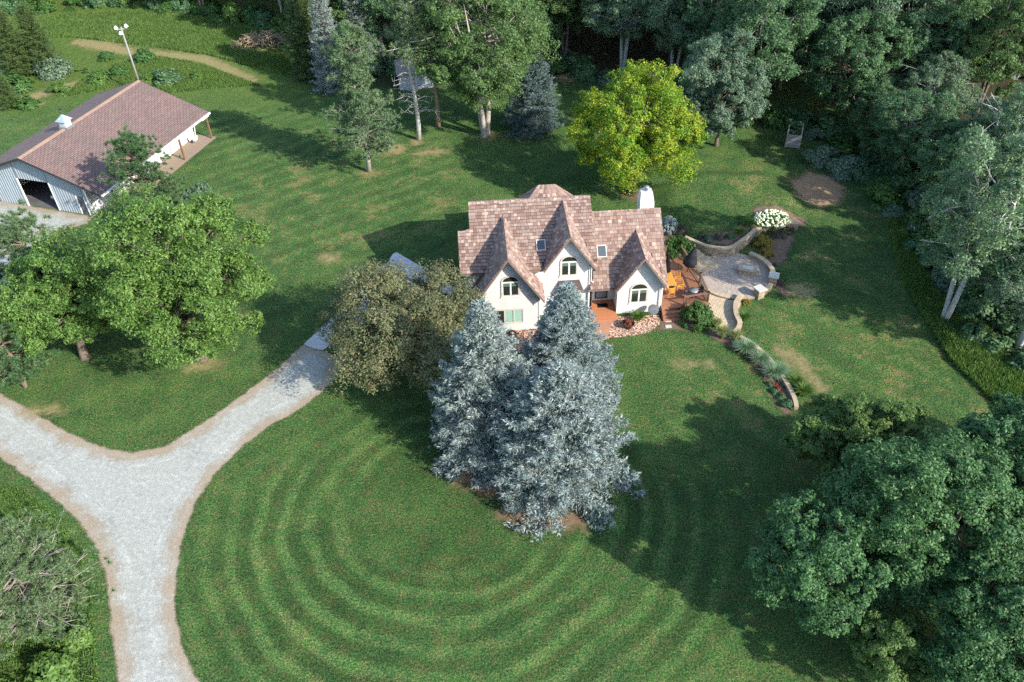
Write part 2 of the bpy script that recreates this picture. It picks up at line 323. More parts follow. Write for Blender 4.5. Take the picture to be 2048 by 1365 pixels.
M['yellow_wood'] = plain('yellow_wood', (.62, .30, .05), (.50, .22, .04), .5, 6, islands=True)
M['black_cloth'] = plain('black_cloth', (.008, .008, .009), (.014, .014, .016), .95, 8, spec=.03)
M['stone'] = plain('garden_stone', (.36, .285, .195), (.19, .155, .115), .9, 5, .4, 30, islands=True)
M['stone_cap'] = plain('cap_stone', (.44, .35, .23), (.30, .24, .165), .9, 5, .3, 30, islands=True)
M['stone_light'] = plain('pale_stone', (.48, .47, .43), (.40, .385, .35), .85, 5, .2, 30)
M['paver'] = plain('paver', (.40, .325, .255), (.28, .245, .215), .9, 4, .3, 30, islands=True)
M['deck'] = plain('deck_board', (.33, .155, .085), (.235, .105, .06), .75, 5, .2, 20, islands=True)
M['porch'] = plain('porch_board', (.42, .17, .08), (.33, .13, .06), .6, 5, .1, 20, islands=True)
M['mulch'] = plain('mulch', (.17, .105, .08), (.27, .19, .15), .95, 14, 1.0, 30)
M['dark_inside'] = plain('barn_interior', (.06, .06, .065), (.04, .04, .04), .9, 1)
t = NT('glass_pane'); t.color((.02, .028, .022)); t.b.inputs['Roughness'].default_value = .06; t.b.inputs['Specular IOR Level'].default_value = .7; M['glass'] = t.m
t = NT('blind_pane'); t.color((.26, .42, .36)); t.b.inputs['Roughness'].default_value = .08; M['blind'] = t.m
t = NT('skylight_pane'); t.color((.07, .085, .10)); t.b.inputs['Roughness'].default_value = .12; M['skyglass'] = t.m
# shake roof: each shingle its own tone
t = NT('shake'); r1 = t.math('FRACT', t.math('ADD', t.isl(), t.math('MULTIPLY', t.orand(), 7.3))); o = t.obj()
cr = t.new('ValToRGB', {0: r1}); e = cr.color_ramp.elements; e[0].color = (.16, .098, .078, 1); e[1].color = (.40, .305, .25, 1)
for p_, c_ in ((.25, (.215, .135, .108)), (.5, (.27, .18, .145)), (.7, (.235, .175, .155)), (.88, (.31, .235, .19))): k = e.new(p_); k.color = (*c_, 1)
g1 = t.noise(t.new('Mapping', {0: o, 3: (9, 9, 2.0)}).outputs[0], 4, 5, .7)
t.color(t.mix(1.0, cr.outputs[0], t.mix(t.ramp(g1, .3, .7), (.78, .76, .75), (1.18, 1.16, 1.12)), 'MULTIPLY')); t.b.inputs['Roughness'].default_value = .85; t.bump(g1, .5, .02); M['shake'] = t.m
M['shake_end'] = plain('shake_end', (.055, .036, .03), (.08, .055, .045), .95)  # butt ends: gap shadow between rows painted in, along with weathered end grain
M['underlay'] = plain('roof_underlay', (.09, .065, .055), (.07, .05, .045), .9)
# ------------------------------------------------------------------ ground
t = NT('lawn'); p = t.pos(); sep = t.new('SeparateXYZ', {0: p}); X, Y = sep.outputs[0], sep.outputs[1]
n0 = t.noise(p, .055, 3); n1 = t.noise(p, .33, 5, .62); n2 = t.noise(p, 1.7, 6, .7); n3 = t.noise(p, 7.5, 5, .75); n4 = t.noise(p, 26, 3, .8)
def region(poly_c, rx, ry, soft=.35):  # soft ellipse
    dx = t.math('DIVIDE', t.math('SUBTRACT', X, poly_c[0]), rx); dy = t.math('DIVIDE', t.math('SUBTRACT', Y, poly_c[1]), ry)
    d = t.math('SQRT', t.math('ADD', t.math('MULTIPLY', dx, dx), t.math('MULTIPLY', dy, dy))); d = t.math('ADD', d, t.math('MULTIPLY', t.math('SUBTRACT', n1, .5), .5))
    return t.math('SUBTRACT', 1.0, t.ramp(d, 1-soft, 1+soft))
# mowing rounds on the front lawn (the nap lies alternately), straight passes behind
wx = t.math('ADD', X, t.math('MULTIPLY', t.math('SUBTRACT', n0, .5), 4.5)); wy = t.math('ADD', Y, t.math('MULTIPLY', t.math('SUBTRACT', t.noise(p, .08, 2), .5), 3.5))
dx = t.math('SUBTRACT', wx, -4.6); dy = t.math('MULTIPLY', t.math('SUBTRACT', wy, 34.8), 1.06)
rad = t.math('SQRT', t.math('ADD', t.math('MULTIPLY', dx, dx), t.math('MULTIPLY', dy, dy)))
rad = t.math('ADD', rad, t.math('ADD', t.math('MULTIPLY', t.math('SUBTRACT', n1, .5), .3), t.math('MULTIPLY', t.math('SUBTRACT', n3, .5), .45)))
s1 = t.math('SINE', t.math('MULTIPLY', rad, 2*math.pi/1.75)); s1 = t.math('MULTIPLY', t.ramp(s1, -.55, .95), t.ramp(rad, 4.0, 9.0))
lin = t.math('ADD', t.math('MULTIPLY', wx, .60), t.math('MULTIPLY', wy, -.80)); lin = t.math('ADD', lin, t.math('MULTIPLY', t.math('SUBTRACT', n1, .5), .8)); s2 = t.ramp(t.math('SINE', t.math('MULTIPLY', lin, 2*math.pi/2.1)), -.8, .9)
lin3 = t.math('ADD', t.math('MULTIPLY', wx, .78), t.math('MULTIPLY', wy, .62)); s3 = t.ramp(t.math('SINE', t.math('MULTIPLY', lin3, 2*math.pi/2.3)), -.8, .9)
m1 = region((-4, 31), 17, 13.5, .3); m2 = region((-24, 80), 22, 24, .4); m3 = region((26, 50), 15, 17, .4)
stripe = t.math('ADD', t.math('MULTIPLY', t.math('SUBTRACT', s1, .5), t.math('MULTIPLY', m1, 1.0)), t.math('ADD', t.math('MULTIPLY', t.math('SUBTRACT', s2, .5), t.math('MULTIPLY', m2, .55)), t.math('MULTIPLY', t.math('SUBTRACT', s3, .5), t.math('MULTIPLY', m3, .30))))
stripe = t.math('MULTIPLY', stripe, t.math('MULTIPLY', t.ramp(n2, .22, .62), t.ramp(t.math('ADD', t.noise(p, .13, 3), t.math('MULTIPLY', n1, .35)), .42, .78)))
nA = t.noise(p, 3.6, 5, .75)
base = t.mix(t.ramp(n1, .32, .68), (.043, .140, .044), (.090, .226, .062))
base = t.mix(t.math('MULTIPLY', t.ramp(t.noise(p, .75, 6, .75), .50, .68), .75), base, (.165, .165, .075))
base = t.mix(t.math('MULTIPLY', t.ramp(t.noise(p, .55, 5, .7, 1.0), .50, .34), .6), base, (.036, .098, .038))
base = t.mix(t.math('MULTIPLY', t.ramp(n2, .40, .72), .8), base, (.125, .185, .065))
base = t.mix(t.math('MULTIPLY', t.ramp(nA, .52, .70), .7), base, (.19, .215, .085))
base = t.mix(t.math('MULTIPLY', t.ramp(nA, .48, .32), .75), base, (.030, .078, .026))
base = t.mix(t.math('MULTIPLY', t.ramp(n3, .5, .78), .55), base, (.185, .195, .075))
base = t.mix(t.math('MULTIPLY', t.ramp(n3, .50, .25), .55), base, (.028, .070, .020))
st2 = t.math('ADD', .5, stripe)
base = t.mix(1.0, base, t.mix(st2, (.60, .62, .60), (1.42, 1.37, 1.37)), 'MULTIPLY')
# dry, thin grass
dryn = t.math('ADD', t.math('MULTIPLY', n1, .55), t.math('MULTIPLY', n2, .45))
dry = t.math('MULTIPLY', t.ramp(dryn, .50, .63), t.math('ADD', .22, t.math('MULTIPLY', t.math('MAXIMUM', region((29, 47), 15, 12), t.math('MAXIMUM', region((-18, 76), 14, 13), region((30, 70), 10, 12))), .65)))
base = t.mix(dry, base, (.27, .235, .115))
base = t.mix(1.0, base, t.mix(t.ramp(n3, .36, .66), (.50, .54, .52), (1.55, 1.48, 1.40)), 'MULTIPLY')
base = t.mix(1.0, base, t.mix(t.ramp(t.noise(p, 13, 3, .8), .36, .66), (.60, .63, .60), (1.40, 1.36, 1.32)), 'MULTIPLY')
base = t.mix(t.math('MULTIPLY', t.ramp(n4, .40, .70), .5), base, t.mix(1.0, base, (1.75, 1.6, 1.5), 'MULTIPLY'))
base = t.mix(t.math('MULTIPLY', t.ramp(n4, .55, .32), .6), base, t.mix(1.0, base, (.42, .46, .45), 'MULTIPLY'))
# mown meadow far left is brighter
base = t.mix(t.math('MULTIPLY', t.ramp(Y, 92, 112), t.math('SUBTRACT', 1.0, t.ramp(X, -30, -18))), base, t.mix(t.ramp(n2, .3, .7), (.085, .17, .03), (.17, .235, .06)))
# leaf litter under the woods
wood = t.math('MAXIMUM', t.math('MULTIPLY', t.ramp(t.math('ADD', Y, t.math('MULTIPLY', n1, 6)), 104, 110), t.ramp(X, -22, -12)), t.ramp(t.math('ADD', t.math('ADD', X, t.math('MULTIPLY', Y, -.05)), t.math('MULTIPLY', n1, 4)), 37.5, 40))
base = t.mix(wood, base, t.mix(t.ramp(n2, .3, .7), (.05, .06, .03), (.10, .085, .05)))
t.color(base); t.b.inputs['Roughness'].default_value = .9; t.b.inputs['Specular IOR Level'].default_value = .1
hgt = t.math('ADD', t.math('MULTIPLY', n4, .6), t.math('ADD', n3, t.math('MULTIPLY', n2, .7))); t.bump(t.math('ADD', hgt, nA), 1.0, .35); M['lawn'] = t.m
xs = np.unique(np.concatenate([np.linspace(-900, -110, 12), np.arange(-110, 12, 2.5), np.arange(12, 34, .4), np.arange(34, 110, 2.5), np.linspace(110, 900, 12)]))
ys = np.unique(np.concatenate([np.linspace(-300, 0, 8), np.arange(0, 60, 2.5), np.arange(60, 82, .4), np.arange(82, 175, 2.5), np.linspace(175, 1500, 14)]))
gx, gy = np.meshgrid(xs, ys); gz = zf(gx, gy); gz = np.where(seg_dist(gx, gy, WALL_LINE) < .45, gz, gz)
V = np.c_[gx.ravel(), gy.ravel(), gz.ravel()]; nx = len(xs); ii = (np.arange(len(ys)-1)[:, None]*nx+np.arange(nx-1)[None]).ravel()
ground = mobj('ground', np_mesh('ground', V, np.c_[ii, ii+1, ii+nx+1, ii+nx], True), M['lawn']); tag(ground, 'mown green lawn and rough grass round the house', kind='structure')
# ---- irregular surface sheets: signed distance to the outline kept as an attribute, edge broken up by noise
def sheet(name, poly, mat, z=.006, step=.35, pad=.7, label=None):
    px = [q[0] for q in poly]; py = [q[1] for q in poly]
    xs = np.arange(min(px)-pad, max(px)+pad+step, step); ys = np.arange(min(py)-pad, max(py)+pad+step, step); gx, gy = np.meshgrid(xs, ys)
    d = seg_dist(gx, gy, poly, True)*np.where(inside(gx, gy, poly), 1, -1); nx = len(xs)
    V = np.c_[gx.ravel(), gy.ravel(), (zf(gx, gy)+z).ravel()]; ii = (np.arange(len(ys)-1)[:, None]*nx+np.arange(nx-1)[None]).ravel(); F = np.c_[ii, ii+1, ii+nx+1, ii+nx]
    D = d.ravel(); F = F[(D[F].max(1) > -pad)]; used = np.unique(F); mp = np.full(len(V), -1); mp[used] = np.arange(len(used))
    me = np_mesh(name, V[used], mp[F], True); at = me.attributes.new('edge', 'FLOAT', 'POINT'); at.data.foreach_set('value', D[used].astype(np.float32))
    o = mobj(name, me, mat); o.visible_shadow = True; return tag(o, label, kind='structure')
def sheet_mat(name, fn, rough_edge=.5, soft=.12, amax=1.0):
    t = NT(name); p = t.pos(); d = t.new('Attribute', attribute_name='edge').outputs['Fac']
    nz = t.math('ADD', t.math('MULTIPLY', t.math('SUBTRACT', t.noise(p, 1.1, 5, .7), .5), 1.6*rough_edge), t.math('MULTIPLY', t.math('SUBTRACT', t.noise(p, 9, 4, .8), .5), .9*rough_edge))
    a = t.math('MULTIPLY', t.ramp(t.math('ADD', d, nz), -soft, soft), amax); col, h = fn(t, p, d); t.color(col); t.b.inputs['Roughness'].default_value = .95; t.b.inputs['Specular IOR Level'].default_value = .15
    t.bump(h, .7, .03); tr = t.new('BsdfTransparent'); mx = t.new('MixShader', {0: a, 1: tr.outputs[0], 2: t.b.outputs[0]}); t.t.links.new(mx.outputs[0], t.out.inputs[0]); return t.m
def gravel_fn(t, p, d):
    n1 = t.noise(p, .5, 4); n2 = t.noise(p, 3, 5, .7); n3 = t.noise(p, 30, 3, .9); n5 = t.noise(p, 11, 4, .8)
    c = t.mix(t.ramp(n1, .3, .7), (.30, .31, .285), (.43, .445, .41)); c = t.mix(t.math('MULTIPLY', t.ramp(n2, .42, .7), .6), c, (.57, .59, .55))
    c = t.mix(t.math('MULTIPLY', t.ramp(t.noise(p, 6.5, 4, .85), .52, .36), .5), c, (.22, .22, .20)); c = t.mix(t.math('MULTIPLY', t.ramp(n5, .55, .35), .55), c, (.17, .17, .155)); c = t.mix(t.math('MULTIPLY', t.ramp(n3, .52, .36), .6), c, (.15, .15, .14))
    band = t.noise(t.new('CombineXYZ', {0: t.math('MULTIPLY', t.math('MINIMUM', d, 1.7), 1.5), 1: t.math('MULTIPLY', n1, 1.2), 2: 0.0}).outputs[0], 1.6, 3, .6); c = t.mix(1.0, c, t.mix(t.ramp(band, .36, .64), (.86, .85, .83), (1.08, 1.09, 1.08)), 'MULTIPLY')
    e = t.math('MULTIPLY', t.ramp(t.math('ADD', d, t.math('ADD', t.math('MULTIPLY', t.math('SUBTRACT', n1, .5), 2.6), t.math('MULTIPLY', t.math('SUBTRACT', n2, .5), 1.2))), 1.3, .1), .85); c = t.mix(e, c, t.mix(t.ramp(n5, .3, .7), (.22, .165, .11), (.36, .285, .20)))
    return c, t.math('ADD', n3, t.math('MULTIPLY', n5, .8))
M['gravel'] = sheet_mat('gravel', gravel_fn, .45)
def dirt_fn(c1, c2):
    def fn(t, p, d):
        n2 = t.noise(p, 3, 5, .7); n3 = t.noise(p, 22, 3, .9); c = t.mix(t.ramp(n2, .3, .7), c1, c2); c = t.mix(t.math('MULTIPLY', t.ramp(n3, .5, .35), .5), c, tuple(v*.5 for v in c1)); return c, n3
    return fn
M['dirt'] = sheet_mat('bare_dirt', dirt_fn((.28, .18, .105), (.38, .255, .15)), 1.5, .5, .9)
M['straw'] = sheet_mat('dry_straw', dirt_fn((.30, .25, .115), (.42, .34, .17)), 2.2, .8, .62)
M['litter'] = sheet_mat('needle_litter', dirt_fn((.18, .115, .07), (.28, .19, .115)), 1.6, .6, .8)
M['mulch_bed'] = sheet_mat('mulch_bed', dirt_fn((.11, .075, .052), (.20, .14, .10)), .7, .2)
def rock_fn(t, p, d):
    v = t.new('TexVoronoi', {'Vector': p, 'Scale': 7.0}); n = t.noise(p, 1.2, 3)
    c = t.mix(t.new('SeparateColor', {0: v.outputs['Color']}).outputs[0], (.42, .25, .17), (.68, .52, .40)); c = t.mix(t.ramp(n, .35, .7), c, t.mix(1., c, (1.0, .86, .80), 'MULTIPLY'))
    c = t.mix(t.ramp(v.outputs['Distance'], .42, .62), c, (.14, .09, .07)); return c, t.math('SUBTRACT', 1.0, v.outputs['Distance'])
M['rock_bed'] = sheet_mat('river_rock', rock_fn, .12, .05)
DRV = [G(*q) for q in ((-90, 735), (0, 788), (60, 820), (130, 862), (200, 894), (265, 906), (330, 893), (400, 850), (480, 795), (560, 733), (606, 690), (644, 702), (690, 720), (660, 770), (610, 812), (540, 852), (485, 893), (432, 945), (393, 1000), (364, 1080), (350, 1160), (350, 1230), (366, 1300), (396, 1366), (430, 1440), (236, 1440), (236, 1366), (222, 1250), (212, 1150), (190, 1090), (155, 1040), (100, 990), (40, 945), (0, 915), (-90, 865))]
sheet('gravel_driveway', DRV, M['gravel'], label='pale gravel driveway that forks in a Y')
sheet('gravel_yard', [G(*q) for q in ((-60, 388), (0, 402), (186, 434), (176, 446), (120, 466), (80, 520), (60, 580), (30, 640), (-60, 660))], M['gravel'], label='pale gravel yard in front of the barn')
CON = [G(*q) for q in ((606, 690), (690, 612), (745, 556), (790, 503), (848, 536), (905, 572), (938, 592), (930, 640), (800, 660), (644, 702))]
def conc_fn(t, p, d):
    n1 = t.noise(p, .7, 5); n3 = t.noise(p, 24, 3, .8); c = t.mix(t.ramp(n1, .3, .7), (.40, .41, .42), (.53, .53, .53)); return t.mix(t.math('MULTIPLY', t.ramp(n3, .5, .3), .3), c, (.25, .25, .25)), n3
M['slab'] = sheet_mat('concrete_slab', conc_fn, .04, .05)
drv = empty('concrete_apron', (0, 0, 0)); tag(drv, 'grey concrete apron leading to the garage', kind='structure')
for a in range(3):  # three pours with open joints between them
    q0, q1 = [((606, 690), (644, 702), (735, 640), (690, 612)), ((692, 610), (737, 638), (836, 610), (775, 524)), ((777, 522), (838, 608), (940, 608), (900, 568), (790, 503))][a], None
    o = sheet('slab', [G(*q) for q in q0], M['slab'], z=.012, step=.3, pad=.25); o.parent = drv; del o['kind']
    if 'label' in o: del o['label']
sheet('dirt_patch', [G(*q) for q in ((1580, 365), (1615, 345), (1665, 352), (1690, 380), (1680, 408), (1640, 415), (1600, 400))], M['dirt'], label='bare brown soil patch on the back lawn')
sheet('dirt_patch', [G(*q) for q in ((2000, 822), (2060, 800), (2110, 850), (2060, 868))], M['straw'], label='dry straw coloured corner beside the tree line')
sheet('dirt_path', [G(*q) for q in ((140, 88), (155, 78), (215, 84), (270, 98), (330, 103), (420, 112), (520, 160), (500, 168), (400, 128), (330, 118), (260, 112), (190, 100))], M['straw'], z=.008, step=.7, label='worn dirt track through the far meadow')
sheet('dirt_path', [G(*q) for q in ((20, 200), (110, 175), (160, 160), (165, 166), (110, 186), (30, 215))], M['straw'], z=.008, step=.7, label='worn grass track behind the barn')
sheet('dirt_path', [G(*q) for q in ((1555, 698), (1585, 703), (1620, 735), (1650, 775), (1642, 785), (1600, 745), (1560, 712))], M['straw'], z=.008, label='strip of dried grass beside the garden wall')
for i, (a, b, rx, ry, m_) in enumerate(((657, 516, 1.0, .8, 'straw'), (402, 730, 1.5, .9, 'straw'), (738, 347, .7, .6, 'straw'), (838, 283, .9, .7, 'straw'), (975, 273, 1.3, 1.0, 'straw'), (1275, 392, 1.6, 1.0, 'litter'), (1000, 940, 3.0, 2.6, 'litter'), (1085, 1010, 3.2, 2.6, 'litter'), (1385, 728, 1.5, .16, 'straw'), (90, 822, 1.6, .5, 'straw'), (60, 210, 2.0, 1.0, 'straw'), (1600, 580, 1.3, 1.0, 'straw'), (790, 300, 1.6, 1.0, 'straw'), (860, 305, 2.0, .7, 'straw'), (1140, 155, 2.0, 1.0, 'straw'))):
    x, y = G(a, b); sheet('bare_spot', [(x+rx*math.cos(k*.7)*rnd.uniform(.7, 1.2), y+ry*math.sin(k*.7)*rnd.uniform(.7, 1.2)) for k in range(9)], M[m_], z=.010+.001*i, step=.2 if rx < 2 else .35, label='patch of thin dry ground in the lawn')
# ------------------------------------------------------------------ house (local frame: u right, v away, w up)
HX, HY, HYAW = 3.05, 54.34, R_(2.58)
house = empty('house', (HX, HY, 0), HYAW, 'white clapboard house with three steep front gables and brown shake roof', 'house')
def Hw(u, v): c, s = math.cos(HYAW), math.sin(HYAW); return HX+c*u-s*v, HY+s*u+c*v
CLAP = .19
def clapwall(mb, O, A, rows, N, dz=CLAP):
    "lap siding: O origin (bottom), A unit along, rows: function w -> (lo, hi) ; N outward normal"
    O = Vector(O); A = Vector(A); N = Vector(N); w0, w1, rng_ = rows; w = w0
    while w < w1-1e-3:
        wt = min(w+dz, w1); l0, h0 = rng_(w); l1, h1 = rng_(wt)
        if h0-l0 > .02:
            if h1-l1 < .0: l1 = h1 = (l1+h1)/2
            o = N*.042; i = N*.0
            a, b, c, d = O+A*l0+o+Vector((0, 0, w)), O+A*h0+o+Vector((0, 0, w)), O+A*h1+i+Vector((0, 0, wt)), O+A*l1+i+Vector((0, 0, wt))
            e, f = O+A*l0+Vector((0, 0, w)), O+A*h0+Vector((0, 0, w))
            mb.add([a, b, c, d, e, f], [(0, 1, 2, 3), (1, 0, 4, 5)])
        w = wt
def gable_rows(l, h, w_e, u0, w_p, w0=0.0):
    def f(w):
        if w <= w_e: return l, h
        k = (w-w_e)/(w_p-w_e); return l+(u0-l)*k, h+(u0-h)*k
    return (w0, w_p, f)
FRONT = (0, -1, 0)
def wall(name, O, A, rows, N):
    mb = MB(); clapwall(mb, O, A, rows, N); return mb.build(name, M['siding'], house)
# roof geometry
ME_V, ME_W, MR_V, MR_W = .50, 5.05, 6.12, 8.29; mp = (MR_W-ME_W)/(MR_V-ME_V)
UL, UR, UG, VG = -6.08, 4.21, -7.07, 3.84; WG = ME_W+mp*(VG-ME_V)
RE_V, RE_W, RR_V, RR_W, UE = .45, 2.76, 5.39, 7.18, 10.14; rp = (RR_W-RE_W)/(RR_V-RE_V)
gables = {  # u0, ridge w, front v, half width, eave w, wall v, wall half, host roof
 'a': dict(u=-3.24, w=7.66, v=-1.55, h=2.85, e=3.35, wv=-.86, wh=2.5),
 'b': dict(u=1.85, w=8.20, v=.22, h=2.11, e=5.05, wv=.87, wh=1.78),
 'c': dict(u=7.88, w=6.03, v=-.2, h=2.16, e=2.85, wv=.50, wh=1.86)}
def host(g, w):  # v where host roof reaches height w
    if g == 'c': return RE_V+(w-RE_W)/rp if w > RE_W else RE_V+.3
    return ME_V+(w-ME_W)/mp if w > ME_W else .9
roof = MB(); TH = .16
shing_all = []   # (8 pts) lists; chosen ones become single parts
def shingles(O, A, B, N, L, rng_, row=.37, skip=None, key=0):
    "O on eave; A along, B up-slope, N normal; rng_(b) -> lo, hi"
    O, A, B, N = (Vector(q) for q in (O, A, B, N)); b = 0.0
    while b < L-.05:
        bt = min(b+row+.05, L); lo0, hi0 = rng_(b); lo1, hi1 = rng_(min(b+row, L)); lo, hi = min(lo0, lo1), max(hi0, hi1)
        a = lo-rnd.uniform(0, .2)
        while a < hi-.03:
            w = rnd.uniform(.16, .42); a0 = max(a+.016, lo); a1 = min(a+w, hi); a += w
            if a1-a0 < .05: continue
            am = (a0+a1)/2; cl = lambda q, l, h: min(max(q, l), h)
            if skip and skip(am, b+row/2): continue
            j = rnd.uniform(-.018, .03); th = rnd.uniform(.07, .11); b0 = b-.03-j*.6; m0 = [cl(a0, lo0, hi0), cl(a1, lo0, hi0)]; m1 = [cl(a0, lo1, hi1), cl(a1, lo1, hi1)]
            P = lambda aa, bb, n: tuple(O+A*aa+B*bb+N*n)
            shing_all.append((key, [P(m0[0], b0, .005), P(m0[1], b0, .005), P(m1[1], bt, .0), P(m1[0], bt, .0), P(m0[0], b0, th), P(m0[1], b0, th), P(m1[1], bt, .012), P(m1[0], bt, .012)]))
        b += row
def inner_slope(g, u, w):  # is a point of the host roof hidden under gable roof g
    G_ = gables[g]; k = (G_['w']-G_['e'])/G_['h']; return w+.05 < G_['w']-k*abs(u-G_['u'])
# main front slope
BLF = gables['b']['u']-gables['b']['h']+.05; CLF = gables['c']['u']-gables['c']['h']+.05
sl_len = math.hypot(MR_V-ME_V, MR_W-ME_W); Bm = Vector((0, MR_V-ME_V, MR_W-ME_W))/sl_len; Nm = Vector((0, -Bm.z, Bm.y)); bg_ = (VG-ME_V)/Bm.y
shingles((0, ME_V, ME_W), (1, 0, 0), Bm, Nm, sl_len, lambda b: (UG if b < bg_-.1 else UL, UR), row=.31, skip=lambda a, b: inner_slope('a', a, ME_W+b*Bm.z) or inner_slope('b', a, ME_W+b*Bm.z) or (a > BLF and b < .62))
YB = 1.0; WB = ME_W+mp*(YB-ME_V); BLF = gables['b']['u']-gables['b']['h']+.05
roof.slab([(UG, ME_V, ME_W), (BLF, ME_V, ME_W), (BLF, YB, WB), (UG, YB, WB)], (0, 0, -TH)); roof.slab([(UG, YB, WB), (UR, YB, WB), (UR, VG, WG), (UG, VG, WG)], (0, 0, -TH))
roof.slab([(UL, VG, WG), (UR, VG, WG), (UR, MR_V, MR_W), (UL, MR_V, MR_W)], (0, 0, -TH))
# rear slopes
mb_v = 2*MR_V-ME_V; roof.slab([(UL, MR_V, MR_W), (UR, MR_V, MR_W), (UR, mb_v, ME_W), (UL, mb_v, ME_W)], (0, 0, -TH))
roof.slab([(UG, VG, WG), (UL-.003, VG, WG), (UL-.003, VG+3.6, WG-3.6*mp), (UG, VG+3.6, WG-3.6*mp)], (0, 0, -TH))
shingles((0, mb_v, ME_W), (1, 0, 0), (0, -Bm.y, Bm.z), (0, Bm.z, Bm.y), sl_len, lambda b: (UL, UR), row=.45)
# right slope
sr = math.hypot(RR_V-RE_V, RR_W-RE_W); Br = Vector((0, RR_V-RE_V, RR_W-RE_W))/sr; Nr = Vector((0, -Br.z, Br.y))
RL = lambda b: (3.66 if b < 1.55 else UR+.003)
shingles((0, RE_V, RE_W), (1, 0, 0), Br, Nr, sr, lambda b: (RL(b), UE), row=.31, skip=lambda a, b: inner_slope('c', a, RE_W+b*Br.z) or (a > CLF and b < .3), key=1)
CLF = gables['c']['u']-gables['c']['h']+.05; YC = .62; WC = RE_W+rp*(YC-RE_V)
roof.slab([(UR+.003, RE_V, RE_W), (CLF, RE_V, RE_W), (CLF, YC, WC), (UR+.003, YC, WC)], (0, 0, -TH)); roof.slab([(UR+.003, YC, WC), (UE, YC, WC), (UE, RR_V, RR_W), (UR+.003, RR_V, RR_W)], (0, 0, -TH))
roof.slab([(3.66, RE_V, RE_W), (UR, RE_V, RE_W), (UR, RE_V+1.55*Br.y, RE_W+1.55*Br.z), (3.66, RE_V+1.55*Br.y, RE_W+1.55*Br.z)], (0, 0, -TH))
rb_v = 2*RR_V-RE_V-.4; roof.slab([(UR, RR_V, RR_W), (UE, RR_V, RR_W), (UE, rb_v, RE_W+.4), (UR, rb_v, RE_W+.4)], (0, 0, -TH))
# gable roofs
for k, g in gables.items():
    hyp = math.hypot(g['h'], g['w']-g['e'])
    for s in (-1, 1):
        B = Vector((-s*g['h'], 0, g['w']-g['e']))/hyp; N = Vector((s*B.z, 0, abs(B.x)))
        O = (g['u']+s*g['h'], 0, g['e'])
        hi = lambda b, k=k, B=B, g=g: host(k, g['e']+b*B.z)+.06
        shingles(O, (0, 1, 0), B, N, hyp, lambda b, hi=hi, g=g: (g['v'], hi(b)), row=.30, key=2)
        ws = sorted({g['e'], max(g['e'], (ME_W if k != 'c' else RE_W)), g['w']}); pts = [(g['u']+s*g['h']*(1-(w-g['e'])/(g['w']-g['e'])), w) for w in ws]
        for (ua, wa), (ub, wb) in zip(pts[:-1], pts[1:]):
            q = [(ua, g['v'], wa), (ua, host(k, wa)+.02, wa), (ub, host(k, wb)+.02, wb), (ub, g['v'], wb)]
            roof.slab(q if s > 0 else q[::-1], (0, 0, -TH))
ro = roof.build('roof', M['underlay'], house)
for b0, nrm in (((UL, MR_V), 0),):
    pass
# ridge caps: one shingle after the other along each ridge
def ridge(p0, p1, side, drop):
    p0, p1 = Vector(p0), Vector(p1); L = (p1-p0).length; d = (p1-p0)/L; a = 0.0; S = Vector(side)
    while a < L-.05:
        e = min(a+.42, L); q0, q1 = p0+d*a, p0+d*e
        for s in (-1, 1):
            o = S*s*.17-Vector((0, 0, drop*.17)); l = .05; h = .03
            pts = [q0+Vector((0, 0, l-.03)), q0+o+Vector((0, 0, l-.03)), q1+o+Vector((0, 0, h-.03)), q1+Vector((0, 0, h-.03)), q0+Vector((0, 0, l+.025)), q0+o+Vector((0, 0, l+.02)), q1+o+Vector((0, 0, h)), q1+Vector((0, 0, h))]
            shing_all.append((3, [tuple(q) for q in pts]))
        a += .36
ridge((UL, MR_V, MR_W), (UR, MR_V, MR_W), (0, 1, 0), mp); ridge((UG, VG, WG), (UL, VG, WG), (0, 1, 0), mp); ridge((UR, RR_V, RR_W), (UE, RR_V, RR_W), (0, 1, 0), rp)
for k, g in gables.items(): ridge((g['u'], g['v'], g['w']), (g['u'], host(k, g['w']), g['w']), (1, 0, 0), (g['w']-g['e'])/g['h'])
ones = [p for k, p in shing_all if k == 1]; ones = ones[:295]; rest = [p for k, p in shing_all if k != 1]+[p for k, p in shing_all if k == 1][295:]
for pts in ones:
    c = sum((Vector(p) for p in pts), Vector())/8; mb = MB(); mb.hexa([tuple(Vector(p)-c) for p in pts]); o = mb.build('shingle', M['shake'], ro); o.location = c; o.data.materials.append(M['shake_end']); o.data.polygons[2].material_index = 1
V = np.array(rest, float).reshape(-1, 3); n = len(rest); q = np.array([(3, 2, 1, 0), (4, 5, 6, 7), (0, 1, 5, 4), (1, 2, 6, 5), (2, 3, 7, 6), (3, 0, 4, 7)])
o = mobj('shingles', np_mesh('shingles', V, (np.arange(n)[:, None, None]*8+q[None]).reshape(-1, 4)), M['shake'], ro); o['kind'] = 'stuff'; o.data.materials.append(M['shake_end']); o.data.polygons.foreach_set('material_index', np.tile(np.array([0, 0, 1, 0, 0, 0], np.int32), n))
